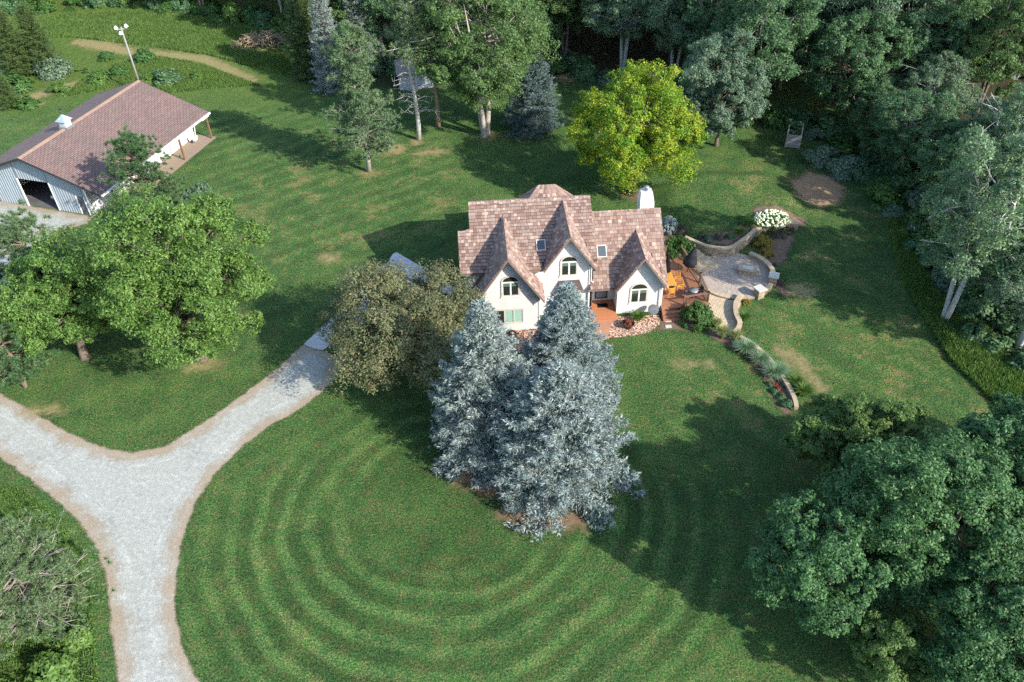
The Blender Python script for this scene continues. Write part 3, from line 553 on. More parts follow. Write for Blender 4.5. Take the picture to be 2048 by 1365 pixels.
# fascias along eaves and rakes
def strip(p, q, h=.2, t=.035, nrm=(0, -1, 0), dz=.0):
    p, q, n = Vector(p), Vector(q), Vector(nrm); z = Vector((0, 0, h)); zo = Vector((0, 0, dz)); fa = MB(); fa.hexa([tuple(x) for x in (p-z+zo, q-z+zo, q-z+n*-t+zo, p-z+n*-t+zo, p+zo, q+zo, q+n*-t+zo, p+n*-t+zo)]); fa.build('fascia', M['fascia'], house)
strip((UG, ME_V-.04, ME_W), (BLF, ME_V-.04, ME_W)); strip((3.66, RE_V-.04, RE_W), (CLF, RE_V-.04, RE_W))
for g in gables.values():
    for s in (-1, 1): strip((g['u']+s*(g['h']+.02), g['v']-.045, g['e']), (g['u'], g['v']-.045, g['w']+.02), .24)
for u, s in ((UG-.04, -1),): strip((u, ME_V, ME_W), (u, VG, WG), .24, .035, (s, 0, 0)); 
strip((UL-.04, VG, WG), (UL-.04, MR_V, MR_W), .24, .035, (-1, 0, 0)); strip((UE+.04, RE_V+.1, RE_W+.09), (UE+.04, RR_V, RR_W), .24, .035, (1, 0, 0)); strip((UR+.03, RR_V, RR_W), (UR+.03, MR_V, MR_W), .2, .03, (1, 0, 0))
# walls
ga, gb, gc = gables['a'], gables['b'], gables['c']
def gw(g, w0=0.0):
    k = (g['w']-g['e'])/g['h']; we = g['w']-TH-k*g['wh']; return gable_rows(g['u']-g['wh'], g['u']+g['wh'], we, g['u'], g['w']-TH-.05, w0)
for g in (ga, gb, gc): wall('wall', (0, g['wv'], 0), (1, 0, 0), gw(g), FRONT)
wall('wall', (0, .89, 0), (1, 0, 0), (0, ME_W-.15, lambda w: (UG+.4, 3.63)), FRONT)                       # main front
wall('wall', (UG+.4, 0, 0), (0, 1, 0), gable_rows(.86, 7.2, 4.95, VG, WG-.15), (-1, 0, 0))                  # garage side
wall('wall', (UL+.35, 0, 0), (0, 1, 0), gable_rows(1.2, 11.2, 5.2, MR_V, MR_W-.2), (-1, 0, 0))
wall('wall', (UR-.3, 0, 0), (0, 1, 0), gable_rows(1.0, 11.2, 5.2, MR_V, MR_W-.2), (1, 0, 0))
wall('wall', (0, 11.2, 0), (1, 0, 0), (0, 5.0, lambda w: (UL+.35, UR-.3)), (0, 1, 0))
wall('wall', (UE-.45, 0, 0), (0, 1, 0), gable_rows(.46, 10.0, 3.0, RR_V, RR_W-.2), (1, 0, 0))
wall('wall', (0, 10.0, 0), (1, 0, 0), (0, 3.0, lambda w: (UR-.3, UE-.45)), (0, 1, 0))
wall('wall', (0, 2.3, 0), (1, 0, 0), (0, 2.9, lambda w: (3.6, gc['u']-gc['wh']+.02)), FRONT)               # porch back
wall('wall', (gc['u']-gc['wh'], 0, 0), (0, 1, 0), (0, 2.75, lambda w: (.46, 2.3)), (-1, 0, 0))
wall('wall', (3.63, 0, 0), (0, 1, 0), (0, 5.0, lambda w: (.86, 2.3)), (1, 0, 0))
for s in (-1, 1): wall('wall', (ga['u']+s*ga['wh'], 0, 0), (0, 1, 0), (0, 3.55, lambda w: (ga['wv'], .86)), (s, 0, 0))
# corner boards and downspouts
for u, v, h in ((gc['u']-gc['wh'], gc['wv'], 2.95), (gc['u']+gc['wh'], gc['wv'], 2.95), (3.6, .85, 4.9), (ga['u']-ga['wh'], ga['wv'], 3.4), (ga['u']+ga['wh'], ga['wv'], 3.4)): cb = MB(); cb.box((u, v-.035, h/2), (.13, .07, h)); cb.build('corner_trim', M['trim_white'], house)
for pts in (((9.85, .2, 2.7), (9.62, .34, 2.55), (9.62, .36, .1), (9.7, .1, .05)), ((3.75, .72, 4.95), (3.72, .74, 4.7), (3.72, .74, 3.35), (3.95, .7, 3.28)), ((3.75, .62, 2.6), (3.52, .74, 2.45), (3.52, .74, .1))):
    mb = MB(); mb.tube(pts, .045, 6); mb.build('downspout', M['trim_white'], house)
mb = MB(); mb.box((7.0, RE_V-.1, RE_W-.05), (.1, .1, .1)); 
gm = MB(); gm.b2((3.5, RE_V-.16, RE_W-.13), (5.75, RE_V-.06, RE_W-.02)); gm.build('gutter', M['fascia'], house)
# windows
def arch_pts(u, w, hw, h0, n=14):  # rectangle + half ellipse
    pts = [(u-hw, w), (u+hw, w), (u+hw, w+h0)]; pts += [(u+hw*math.cos(math.pi*i/n), w+h0+hw*.82*math.sin(math.pi*i/n)) for i in range(1, n)]; return pts+[(u-hw, w+h0)]
def arch_window(u, w, v, hw=.78, h0=1.42, blind=False):
    fr = MB(); o = arch_pts(u, w, hw, h0); i = arch_pts(u, w+.14, hw-.13, h0-.14)
    n = len(o); vs = [(a, v-.085, b) for a, b in o]+[(a, v-.085, b) for a, b in i]+[(a, v-.01, b) for a, b in o]+[(a, v-.03, b) for a, b in i]
    fr.add(vs, [(k, (k+1) % n, n+(k+1) % n, n+k) for k in range(n)]+[((k+1) % n, k, 2*n+k, 2*n+(k+1) % n) for k in range(n)]+[(n+k, n+(k+1) % n, 3*n+(k+1) % n, 3*n+k) for k in range(n)])
    f = fr.build('window', M['trim'], house)
    s = MB(); s.b2((u-hw+.12, v-.075, w+h0-.07), (u+hw-.12, v-.035, w+h0+.06)); s.b2((u-.065, v-.073, w+.14), (u+.065, v-.035, w+h0-.07)); s.b2((u-hw+.12, v-.07, w+.14), (u-hw+.18, v-.036, w+h0-.07)); s.b2((u+hw-.18, v-.07, w+.14), (u+hw-.12, v-.036, w+h0-.07)); s.b2((u-hw-.05, v-.12, w-.06), (u+hw+.05, v-.02, w+.02)); s.build('mullion', M['trim_white'], f)
    for a, b in ((u-hw+.12, u-.03), (u+.03, u+hw-.12)): g = MB(); g.poly([(a, v-.042, w+.13), (b, v-.042, w+.13), (b, v-.042, w+h0-.02), (a, v-.042, w+h0-.02)]); g.build('pane', M['glass'], f)
    g = MB(); g.poly([(a, v-.045, b) for a, b in arch_pts(u, w+h0, hw-.12, .02)]); g.build('pane', M['glass'], f)
    sh = MB()
    for a, b in ((u-hw+.19, u-.075), (u+.075, u+hw-.19)): sh.b2((a, v-.052, w+h0-.40), (b, v-.044, w+h0-.09))
    sh.build('blind', M['blind_dull'], f)
M['blind_dull'] = plain('window_blind', (.10, .15, .12), (.08, .12, .10), .5)
arch_window(ga['u']+.18, 3.55, ga['wv']); arch_window(gb['u']+.02, 4.0, gb['wv'], .76, 1.40); arch_window(gc['u']-.08, 1.02, gc['wv'], .80, 1.42)
def rect_window(u0, u1, w0, w1, v, panes, mats):
    f = MB(); f.b2((u0, v-.085, w0), (u1, v-.01, w0+.10)); f.b2((u0, v-.085, w1-.10), (u1, v-.01, w1)); st = (u1-u0-.1)/panes
    for k in range(panes+1): f.b2((u0+k*st, v-.087, w0+.1), (u0+k*st+.10, v-.01, w1-.1))
    w = f.build('window', M['trim'], house)
    for k in range(panes): g = MB(); g.poly([(u0+k*st+.08, v-.045, w0+.08), (u0+(k+1)*st+.02, v-.045, w0+.08), (u0+(k+1)*st+.02, v-.045, w1-.08), (u0+k*st+.08, v-.045, w1-.08)]); g.build('pane', M[mats[k]], w)
rect_window(-4.45, -2.05, .75, 2.25, ga['wv'], 3, ('glass', 'blind', 'blind'))
# entrance: hood, door, porch door and side light
mb = MB(); mb.hexa([(1.0, .30, 2.75), (3.05, .30, 2.75), (2.75, .84, 2.95), (1.0, .84, 2.95), (1.0, .30, 2.87), (3.05, .30, 2.87), (2.75, .84, 3.55), (1.0, .84, 3.55)]); h = mb.build('door_hood', M['underlay'], house); strip_ = MB(); strip_.b2((.98, .26, 2.70), (3.07, .29, 2.88)); strip_.build('fascia', M['fascia'], h)
mb = MB(); mb.b2((1.3, .80, .1), (2.35, .83, 2.3)); d = mb.build('door', plain('door_paint', (.14, .05, .03), None, .5), house); mb = MB(); mb.b2((1.5, .785, 1.3), (2.15, .797, 2.1)); mb.build('pane', M['glass'], d)
mb = MB(); mb.b2((4.35, 2.22, .35), (4.46, 2.27, 2.45)); mb.b2((5.34, 2.22, .35), (5.45, 2.27, 2.45)); mb.b2((4.46, 2.22, 2.35), (5.34, 2.27, 2.45)); mb.b2((4.46, 2.22, .35), (5.34, 2.27, .45)); w = mb.build('window', M['metal_dark'], house); mb = MB(); mb.poly([(4.44, 2.25, .4), (5.36, 2.25, .4), (5.36, 2.25, 2.4), (4.44, 2.25, 2.4)]); mb.build('pane', plain('porch_glass', (.25, .27, .33), (.16, .15, .17), .1, 1.5), w)
mb = MB(); mb.b2((5.56, 2.24, 1.1), (5.68, 2.275, 2.2)); mb.build('side_light', M['glass'], house)
# porch floor of boards
pf = empty('porch', (0, 0, 0)); pf.parent = house
for k in range(16): mb = MB(); mb.b2((3.66, -.05+k*.145, .02), (5.98, .085+k*.145, .16)); mb.build('board', M['porch'], pf)
mb = MB(); mb.b2((3.6, -.42, .0), (6.0, -.06, .09)); mb.build('step', M['porch'], pf)
mb = MB(); mb.b2((4.5, 1.2, .162), (5.4, 1.75, .18)); mb.build('door_mat', M['black_cloth'], pf)
# skylights
def skylight(O, B, N, a, b, w=.62, h=.85):
    O, B, N = Vector(O), Vector(B), Vector(N); A = Vector((1, 0, 0)); fr = MB()
    P = lambda x, y, n: tuple(O+A*x+B*y+N*n)
    for x0, x1, y0, y1 in ((-.08, w+.08, -.08, 0), (-.08, w+.08, h, h+.08), (-.08, 0, 0, h), (w, w+.08, 0, h)):
        fr.hexa([P(a+x0, b+y0, 0), P(a+x1, b+y0, 0), P(a+x1, b+y1, 0), P(a+x0, b+y1, 0), P(a+x0, b+y0, .14), P(a+x1, b+y0, .14), P(a+x1, b+y1, .14), P(a+x0, b+y1, .14)])
    f = fr.build('skylight', M['trim'], ro); g = MB(); g.poly([P(a-.01, b-.01, .11), P(a+w+.01, b-.01, .11), P(a+w+.01, b+h+.01, .11), P(a-.01, b+h+.01, .11)]); g.build('pane', M['skyglass'], f)
skylight((0, ME_V, ME_W), Bm, Nm, -.62, 1.72); skylight((0, RE_V, RE_W), Br, Nr, 4.52, 2.72, .66, .9)
# chimney
ch = MB(); a = (8.75, 10.0, 7.0, 8.2)
ch.hexa([(a[0], a[2], 3), (a[1], a[2], 3), (a[1], a[3], 3), (a[0], a[3], 3), (a[0], a[2], 6.75), (a[1], a[2], 6.75), (a[1], a[3], 6.75), (a[0], a[3], 6.75)])
ch.hexa([(a[0], a[2], 6.753), (a[1], a[2], 6.753), (a[1], a[3], 6.753), (a[0], a[3], 6.753), (a[0]+.12, a[2]+.45, 7.55), (a[1]-.12, a[2]+.45, 7.55), (a[1]-.12, a[3], 7.55), (a[0]+.12, a[3], 7.55)])
c = ch.build('chimney', M['siding'], ro)
cl = MB(); clapwall(cl, (0, a[2]-.004, 0), (1, 0, 0), (4.5, 6.75, lambda w: (a[0], a[1])), FRONT); clapwall(cl, (a[1]+.004, 0, 0), (0, 1, 0), (4.5, 6.75, lambda w: (a[2], a[3])), (1, 0, 0)); cl.build('siding', M['siding'], c)
mb = MB(); mb.lathe([(.16, 0), (.16, .30), (.26, .32), (.26, .38), (.05, .46), (.0, .46)], ((a[0]+a[1])/2, a[2]+.8, 7.55), 14); mb.build('flue_cap', M['grey_metal'], c)
# rear sun room: hipped roof
hp = MB(); cu, cv, hw_ = 1.0, 10.6, 6.95; ringp = [(cu+3.3*math.cos(R_(k*60+30))*1.05, cv+3.0*math.sin(R_(k*60+30)), 4.6) for k in range(6)]; ap = [(cu-.75, cv+.2, hw_), (cu+.75, cv+.2, hw_)]
tops = [ap[1], ap[1], ap[0], ap[0], ap[0], ap[1]]
tops = [ap[1] if q[0] > cu+.1 else (ap[0] if q[0] < cu-.1 else ((cu, cv+.2, hw_))) for q in ringp]
for k in range(6):
    p, q, tp, tq = ringp[k], ringp[(k+1) % 6], tops[k], tops[(k+1) % 6]
    L = 9
    for i in range(L):
        for j in range(7):
            f = lambda s, r: tuple(np.array(p)*(1-s)*(1-r)+np.array(q)*s*(1-r)+np.array(tp)*(1-s)*r+np.array(tq)*s*r)
            s0, s1, r0, r1 = j/7+.004, (j+1)/7-.004, i/L-.01, (i+1)/L; up_ = lambda P_, d: (P_[0], P_[1], P_[2]+d)
            x = [f(s0, r0), f(s1, r0), f(s1, r1), f(s0, r1)]; hp.hexa([*x, up_(x[0], .06), up_(x[1], .06), up_(x[2], .015), up_(x[3], .015)])
hp2 = hp.build('sun_room_roof', M['shake'], house); hp2['kind'] = 'stuff'
mb = MB(); mb.prism([(cu+2.95*math.cos(R_(k*60+30))*1.05, cv+2.7*math.sin(R_(k*60+30))) for k in range(6)], 0, 4.65); mb.build('sun_room_wall', M['siding'], house)
# ------------------------------------------------------------------ barn
BX, BY, BYAW = -48.59, 75.24, R_(-17.66); BL, BW, BWL, BR, BE = 19.65, 8.57, 6.6, 6.17, 3.14; bs = (BR-BE)/BW
barn = empty('barn', (BX, BY, 0), BYAW, 'long pale steel barn with brown shingle roof and open front door', 'barn')
def Bw(u, v): c, s = math.cos(BYAW), math.sin(BYAW); return BX+c*u-s*v, BY+s*u+c*v
t = NT('asphalt_shingle'); o = t.obj(); sp_ = t.new('SeparateXYZ', {0: o}); vv = t.new('CombineXYZ', {0: sp_.outputs[1], 1: sp_.outputs[0], 2: 0.0})
br = t.new('TexBrick', {'Vector': vv.outputs[0], 'Color1': (.165, .108, .095), 'Color2': (.215, .15, .132), 'Mortar': (.06, .04, .036), 'Scale': 1.0, 'Mortar Size': .035, 'Brick Width': .6, 'Row Height': .19, 'Mortar Smooth': .3}); nz = t.noise(o, 5, 5, .7); nz2 = t.noise(o, .5, 3)
t.color(t.mix(1.0, t.mix(1.0, br.outputs[0], t.mix(t.ramp(nz, .3, .7), (.92, .92, .92), (1.08, 1.08, 1.08)), 'MULTIPLY'), t.mix(t.ramp(nz2, .35, .65), (.92, .95, .95), (1.06, 1.0, 1.0)), 'MULTIPLY')); t.b.inputs['Roughness'].default_value = .9
t.bump(t.math('ADD', br.outputs[1], t.math('MULTIPLY', nz, -.4)), .6, -.03); M['asphalt'] = t.m
mb = MB(); WLE = BR-bs*BWL
mb.slab([(0, 0, BR), (BW, 0, BE), (BW, BL, BE), (0, BL, BR)], (0, 0, -.18)); mb.slab([(0, BL, BR), (-BWL, BL, WLE), (-BWL, 0, WLE), (0, 0, BR)], (0, 0, -.18)); brf = mb.build('roof', M['asphalt'], barn)
mb = MB(); k = 0.0
while k < BL:   # ridge caps
    e_ = min(k+.5, BL)
    for s in (-1, 1): mb.hexa([(0, k, BR+.01), (s*.3, k, BR-.3*bs+.01), (s*.3, e_, BR-.3*bs+.01), (0, e_, BR+.01), (0, k, BR+.06), (s*.3, k, BR-.3*bs+.05), (s*.3, e_, BR-.3*bs+.03), (0, e_, BR+.04)])
    k += .48
mb.build('ridge_cap', plain('ridge_cap', (.30, .20, .15), (.24, .16, .12), .9, 4, islands=True), brf)
mb = MB(); mb.b2((BW+.004, 0, BE-.20), (BW+.10, BL, BE+.0)); mb.build('gutter', M['white'], brf)
for s, ww, we in ((1, BW, BE), (-1, BWL, WLE)):
    for v in (-.04, BL+.005): mb = MB(); mb.hexa([(0, v, BR-.24), (s*ww, v, we-.24), (s*ww, v+.035, we-.24), (0, v+.035, BR-.24), (0, v, BR+.02), (s*ww, v, we+.02), (s*ww, v+.035, we+.02), (0, v+.035, BR+.02)]); mb.build('rake_board', M['metal_dark'], brf)
WU, WV0, WV1 = 5.92, .75, BL-.5; DL, DR, DH = -2.16, 1.64, 3.25
M['steel'] = plain('shaded_steel', (.29, .335, .37), (.25, .295, .33), .5, .8, spec=.25); M['steel_white'] = plain('white_steel', (.62, .63, .64), (.56, .57, .58), .5, .8)  # front panels: shade painted in as a darker, bluer copy of the white steel
def ribbed(name, mat, P, A, N, l, h, top, bot=lambda a: 0.0, pitch=.32):
    "ribbed sheet metal: trapezoid ribs, from along = l to h"
    mb = MB(); A = Vector(A); N = Vector(N); P = Vector(P); a = l; prof = ((0, 0), (.62, 0), (.72, .045), (.90, .045), (1, 0))
    while a < h-1e-3:
        for (f0, d0), (f1, d1) in zip(prof[:-1], prof[1:]):
            x0, x1 = min(a+f0*pitch, h), min(a+f1*pitch, h)
            if x1-x0 < 1e-4: continue
            q = lambda x, d, z: tuple(P+A*x+N*d+Vector((0, 0, z)))
            mb.add([q(x0, d0, bot(x0)), q(x1, d1, bot(x1)), q(x1, d1, top(x1)), q(x0, d0, top(x0))], [(0, 1, 2, 3)])
        a += pitch
    return mb.build(name, mat, barn)
tf = lambda u: (BR-bs*abs(u)-.19)
PD0, PD1, PDH = 4.55, 5.45, 2.1
fr_wall = lambda u: DH if DL < u < DR else (PDH if PD0 < u < PD1 else 0.0)
for l, h, bt in ((-WU, DL, 0), (DL, DR, DH), (DR, PD0, 0), (PD0, PD1, PDH), (PD1, WU, 0)): ribbed('wall_panel', M['steel'], (0, WV0, 0), (1, 0, 0), (0, -1, 0), l, h, tf, lambda a, b=bt: b)
ribbed('wall_panel', M['steel_white'], (WU, 0, 0), (0, 1, 0), (1, 0, 0), WV0, WV1, lambda a: BR-bs*WU-.19); ribbed('wall_panel', M['steel_white'], (-WU, 0, 0), (0, 1, 0), (-1, 0, 0), WV0, WV1, lambda a: BR-bs*WU-.19); ribbed('wall_panel', M['steel_white'], (0, WV1, 0), (1, 0, 0), (0, 1, 0), -WU, WU, tf)
for q0, q1 in (((DL-.16, WV0-.07, 0), (DL, WV0+.02, DH)), ((DR, WV0-.07, 0), (DR+.1, WV0+.02, DH)), ((WU-.1, WV0-.075, 0), (WU+.08, WV0+.1, BR-bs*WU-.2)), ((PD0-.1, WV0-.07, 0), (PD0, WV0+.02, PDH)), ((PD1, WV0-.07, 0), (PD1+.1, WV0+.02, PDH))): mb = MB(); mb.b2(q0, q1); mb.build('door_trim', M['white'], barn)
mb = MB(); mb.b2((PD0, WV0+.03, 0), (PD1, WV0+.08, PDH)); d = mb.build('door', plain('barn_door', (.10, .11, .13), None, .6), barn)
mb = MB(); mb.b2((-WU+.1, WV0+.1, .0), (WU-.1, WV1-.1, .012)); mb.build('floor', plain('darkened_floor', (.12, .12, .125), (.08, .08, .085), .8, 1), barn)  # floor colour darkened to imitate interior shade where the sun comes in
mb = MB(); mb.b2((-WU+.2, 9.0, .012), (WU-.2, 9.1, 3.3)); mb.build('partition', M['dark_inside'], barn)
for v in (4.6, 11.3): mb = MB(); mb.b2((WU+.06, v, .1), (WU+.12, v+3.1, 2.75)); mb.build('sliding_door', M['white'], barn)
mb = MB()
for v in (1.8, 8.0, 13.55, 19.1): mb.b2((BW-.42, v, -.1), (BW-.24, v+.18, BE-.02)); mb.build('post', M['wood_post'], barn); mb = MB()
for v in (13.55, 19.1):
    mb = MB(); mb.hexa([(BW-.43, v-.8, BE-.55), (BW-.23, v-.8, BE-.55), (BW-.23, v+.5, BE-.55), (BW-.43, v+.5, BE-.55), (BW-.43, v-.9, BE-.24), (BW-.23, v-.9, BE-.24), (BW-.23, v+.5, BE-.24), (BW-.43, v+.5, BE-.24)]); mb.build('bracket', M['white'], barn)
mb = MB(); mb.b2((BW-.42, .3, BE-.40), (BW-.22, BL-.1, BE-.19)); mb.build('beam', M['white'], barn)
def lit_fn(t, p, d):
    n = t.noise(p, 12, 4, .8); return t.mix(t.ramp(n, .3, .7), (.20, .15, .11), (.33, .26, .20)), n
sheet('gravel_strip', [Bw(WU, .6), Bw(BW+.1, .6), Bw(BW+.1, BL), Bw(WU, BL)], sheet_mat('brown_gravel', lit_fn, .15), label='brown gravel floor under the barn lean to')
# floodlight on the gable and cupola on the ridge
mb = MB(); mb.b2((3.0, WV0-.22, BR-bs*3.0-.62), (3.25, WV0-.05, BR-bs*3.0-.50)); mb.build('wall_light', M['white'], barn)
cu_ = empty('cupola', (0, 0, 0)); cu_.parent = brf; cu_.scale = (.8, .8, .8); cu_.location = (0, 7.2*.2, BR*.2); cv_ = 7.2; s = .55
mb = MB(); mb.box((0, cv_, BR+.0), (1.35, 1.35, .3)); mb.build('base', M['grey_metal'], cu_)
mb = MB(); mb.box((0, cv_, BR+.55), (1.05, 1.05, .8)); 
for k in range(5):
    for sx, sy in ((1, 0), (-1, 0), (0, 1), (0, -1)): mb.box((sx*.54, cv_+sy*.54, BR+.28+k*.14), (.05 if sx else .8, .05 if sy else .8, .05))
mb.build('louvre_box', plain('cupola_paint', (.50, .54, .56), None, .6), cu_)
mb = MB(); q = .78; mb.add([(-q, cv_-q, BR+.95), (q, cv_-q, BR+.95), (q, cv_+q, BR+.95), (-q, cv_+q, BR+.95), (0, cv_, BR+1.75)], [(0, 1, 4), (1, 2, 4), (2, 3, 4), (3, 0, 4), (3, 2, 1, 0)]); mb.build('cupola_roof', plain('galvanised', (.34, .42, .47), (.28, .36, .41), .5, 3, metal=.2), cu_)
mb = MB(); mb.tube([(0, cv_, BR+1.7), (0, cv_, BR+2.5)], .025, 5); mb.tube([(-.35, cv_, BR+2.25), (.35, cv_, BR+2.25)], .02, 4); mb.box((.1, cv_, BR+2.45), (.5, .03, .25)); mb.build('weather_vane', M['metal_dark'], cu_)
# car parked inside
cx, cy = Bw(.55, 4.2); car = empty('parked_car', (cx, cy, .012), BYAW, 'dark car with chrome trim parked inside the open barn', 'car')
M['carpaint'] = plain('car_paint', (.03, .035, .04), (.04, .045, .05), .25, spec=.6)
mb = MB(); mb.hexa([(-.85, -2.2, .3), (.85, -2.2, .3), (.85, 2.2, .3), (-.85, 2.2, .3), (-.88, -2.2, .72), (.88, -2.2, .72), (.88, 2.2, .8), (-.88, 2.2, .8)]); mb.hexa([(-.86, -2.15, .723), (.86, -2.15, .723), (.86, -.9, .80), (-.86, -.9, .80), (-.78, -2.05, .84), (.78, -2.05, .84), (.8, -.9, .96), (-.8, -.9, .96)]); mb.hexa([(-.8, -.9, .803), (.8, -.9, .803), (.8, 1.9, .803), (-.8, 1.9, .803), (-.62, -.2, 1.42), (.62, -.2, 1.42), (.62, 1.2, 1.42), (-.62, 1.2, 1.42)]); mb.build('body', M['carpaint'], car)
mb = MB(); mb.poly([(-.70, -.80, .92), (.70, -.80, .92), (.58, -.26, 1.38), (-.58, -.26, 1.38)]); mb.build('windshield', plain('windshield', (.35, .38, .40), None, .15), car)
for s in (-1, 1):
    mb = MB(); mb.box((s*.62, -2.21, .62), (.34, .05, .16)); mb.build('headlight', M['white'], car)
    for y in (-1.4, 1.4): mb = MB(); mb.tube([(s*.72, y, .31), (s*.90, y, .31)], .31, 14); w_ = mb.build('wheel', M['metal_dark'], car); mb = MB(); mb.tube([(s*.9, y, .31), (s*.91, y, .31)], .19, 10); mb.build('rim', M['grey_metal'], w_)
mb = MB(); mb.box((0, -2.23, .42), (1.6, .1, .14)); mb.build('bumper', M['grey_metal'], car); mb = MB(); mb.box((0, -2.21, .62), (.8, .04, .14)); mb.build('grille', M['grey_metal'], car)
# white handcart standing on its nose under the lean-to
hx_, hy_ = G(388, 283); cart = empty('hand_cart', (hx_, hy_, .01), BYAW+.3, 'white hand cart with raised handles under the barn lean to', 'cart')
mb = MB()
for s in (-1, 1): mb.tube([(s*.28, 0, .3), (s*.36, .15, 1.0), (s*.48, .3, 2.0)], [.05, .05, .04], 6)
mb.build('handle', M['white'], cart)
mb = MB(); mb.hexa([(-.4, -.3, .12), (.4, -.3, .12), (.4, .3, .12), (-.4, .3, .12), (-.5, -.38, .62), (.5, -.38, .62), (.45, .3, .62), (-.45, .3, .62)]); mb.build('tray', M['white'], cart)
mb = MB(); mb.tube([(-.06, -.42, .2), (.06, -.42, .2)], .2, 14); mb.build('wheel', M['metal_dark'], cart)
# light pole behind the barn
px_, py_ = G(285, 186); pole = empty('light_pole', (px_, py_, 0), .4, 'tall wooden pole with three floodlights behind the barn', 'light pole')
mb = MB(); mb.tube([(0, 0, -.1), (0, 0, 8.6)], [.14, .10], 8); mb.build('pole', M['grey_wood'], pole)
mb = MB(); mb.box((0, 0, 8.35), (1.3, .09, .12)); mb.build('cross_arm', M['grey_wood'], pole)
for x, z, y in ((-.6, 8.65, 0), (.62, 8.7, 0), (-.25, 8.0, -.25)):
    mb = MB(); mb.lathe([(.06, .22), (.12, .17), (.27, -.1), (.27, -.15), (0, -.12)], (x, y-.1, z), 12); mb.build('floodlight', M['white'], pole)
# grey shed in the trees
sx_, sy_ = G(835, 168); shed = empty('garden_shed', (sx_, sy_, 0), .15, 'small grey board shed hidden behind the pines', 'shed')
for k in range(12): mb = MB(); mb.b2((-2.4+k*.4, -1.6, 0), (-2.4+k*.4+.385, -1.55, 2.3)); mb.build('board', plain('shed_board', (.40, .44, .47), (.30, .33, .36), .7) if k == 0 else bpy.data.materials['shed_board'], shed)
mb = MB(); mb.b2((-2.4, -1.54, 0), (2.38, 1.6, 2.3)); mb.build('wall', bpy.data.materials['shed_board'], shed)
mb = MB(); mb.slab([(-2.7, -1.95, 2.2), (2.7, -1.95, 2.2), (2.7, 0, 3.3), (-2.7, 0, 3.3)], (0, 0, .12)); mb.slab([(-2.7, 0, 3.3), (2.7, 0, 3.3), (2.7, 1.95, 2.2), (-2.7, 1.95, 2.2)], (0, 0, .12)); mb.build('roof', plain('shed_roof', (.22, .21, .20), None, .9), shed)
# slatted wooden crate stand at the edge of the wood
cx, cy = G(1584, 294); crt = empty('wooden_bin', (cx, cy, float(zf(cx, cy))), -.35, 'weathered grey slatted bin with tall posts at the wood edge', 'bin')
for k in range(9): mb = MB(); mb.b2((-.75, -.5, .15+k*.17), (.75, -.45, .29+k*.17)); mb.build('slat', M['grey_wood'], crt)
for x in (-.72, .72):
    for y in (-.4, .6): mb = MB(); mb.b2((x-.06, y-.06, 0), (x+.06, y+.06, 2.6 if x > 0 else 2.2)); mb.build('post', M['grey_wood'], crt)
for k in range(9):
    for x in (-.8, .8): mb = MB(); mb.b2((x-.02, -.42, .15+k*.17), (x+.02, .62, .29+k*.17)); mb.build('slat', M['grey_wood'], crt)
# brush pile
bx_, by_ = G(530, 92); r = np.random.default_rng(3); mb = MB()
for i in range(420):
    a = r.uniform(0, 6.283); q = r.uniform(0, 1)**.6; p = Vector((math.cos(a)*q*4.8, math.sin(a)*q*2.4, max(.05, (1-q*q)*2.1*r.uniform(.2, 1)))); d = Vector(rdir(r, 1)[0]); d.z *= .5; l = r.uniform(.6, 1.8); e_ = p+d*l; e_.z = max(.03, e_.z); mb.tube([p, (p+e_)/2+Vector((0, 0, .1)), e_], [.05, .04, .012], 4, False)
o = mb.build('brush_pile', M['twig'], None, label='heap of dry brown branches beside the far meadow', cat='brush pile'); o.location = (bx_, by_, 0)
# ------------------------------------------------------------------ patio, garden walls, deck, beds
PC = (20.05, 59.85); PR = 3.45
pat = empty('patio', (PC[0], PC[1], 0)); tag(pat, 'round paved patio with raised rim beside the deck', kind='structure')
mb = MB(); mb.lathe([(PR+.15, -.1), (PR+.15, .16), (0, .16)], (0, 0, 0), 64); mb.build('patio_base', plain('joint_sand', (.16, .14, .12), None, .95), pat)
mb = MB(); r = 0.0; ring_i = 0
while r < PR-.3:   # concentric rings of pavers
    w = .26; n = max(6, int(2*math.pi*(r+w/2)/.40)); off = rnd.uniform(0, 1)
    for k in range(n):
        a0, a1 = 2*math.pi*(k+off)/n+.012/(r+w), 2*math.pi*(k+1+off)/n-.012/(r+w); z = .175+rnd.uniform(-.004, .004)
        p = [(rr*math.cos(a), rr*math.sin(a)) for rr, a in ((r+.008, a0), (r+w-.008, a0), (r+w-.008, a1), (r+.008, a1))]
        mb.hexa([(x, y, .15) for x, y in p]+[(x, y, z) for x, y in p])
    r += w
o = mb.build('paver', M['paver'], pat); o['kind'] = 'stuff'
for k in range(44):   # rim stones
    a0, a1 = 2*math.pi*k/44+.005, 2*math.pi*(k+1)/44-.005
    if 0.75 < a0 < 5.55 - 1.0 and False: continue
    mb = MB(); p = [(rr*math.cos(a), rr*math.sin(a)) for rr, a in ((PR-.28, a0), (PR+.12, a0), (PR+.12, a1), (PR-.28, a1))]; mb.hexa([(x, y, .02) for x, y in p]+[(x, y, .20) for x, y in p]); mb.build('rim_stone', M['stone_cap'], pat)
def resample(line, step):
    P = [Vector((a, b, 0)) for a, b in line]; out = [P[0]]; acc = 0
    L = [0]
    for a, b in zip(P[:-1], P[1:]): L.append(L[-1]+(b-a).length)
    n = max(2, int(L[-1]/step)); res = []
    for i in range(n+1):
        d = L[-1]*i/n; k = max(j for j in range(len(L)-1) if L[j] <= d+1e-9); res.append(P[k].lerp(P[k+1], (d-L[k])/(L[k+1]-L[k]+1e-9)))
    return res
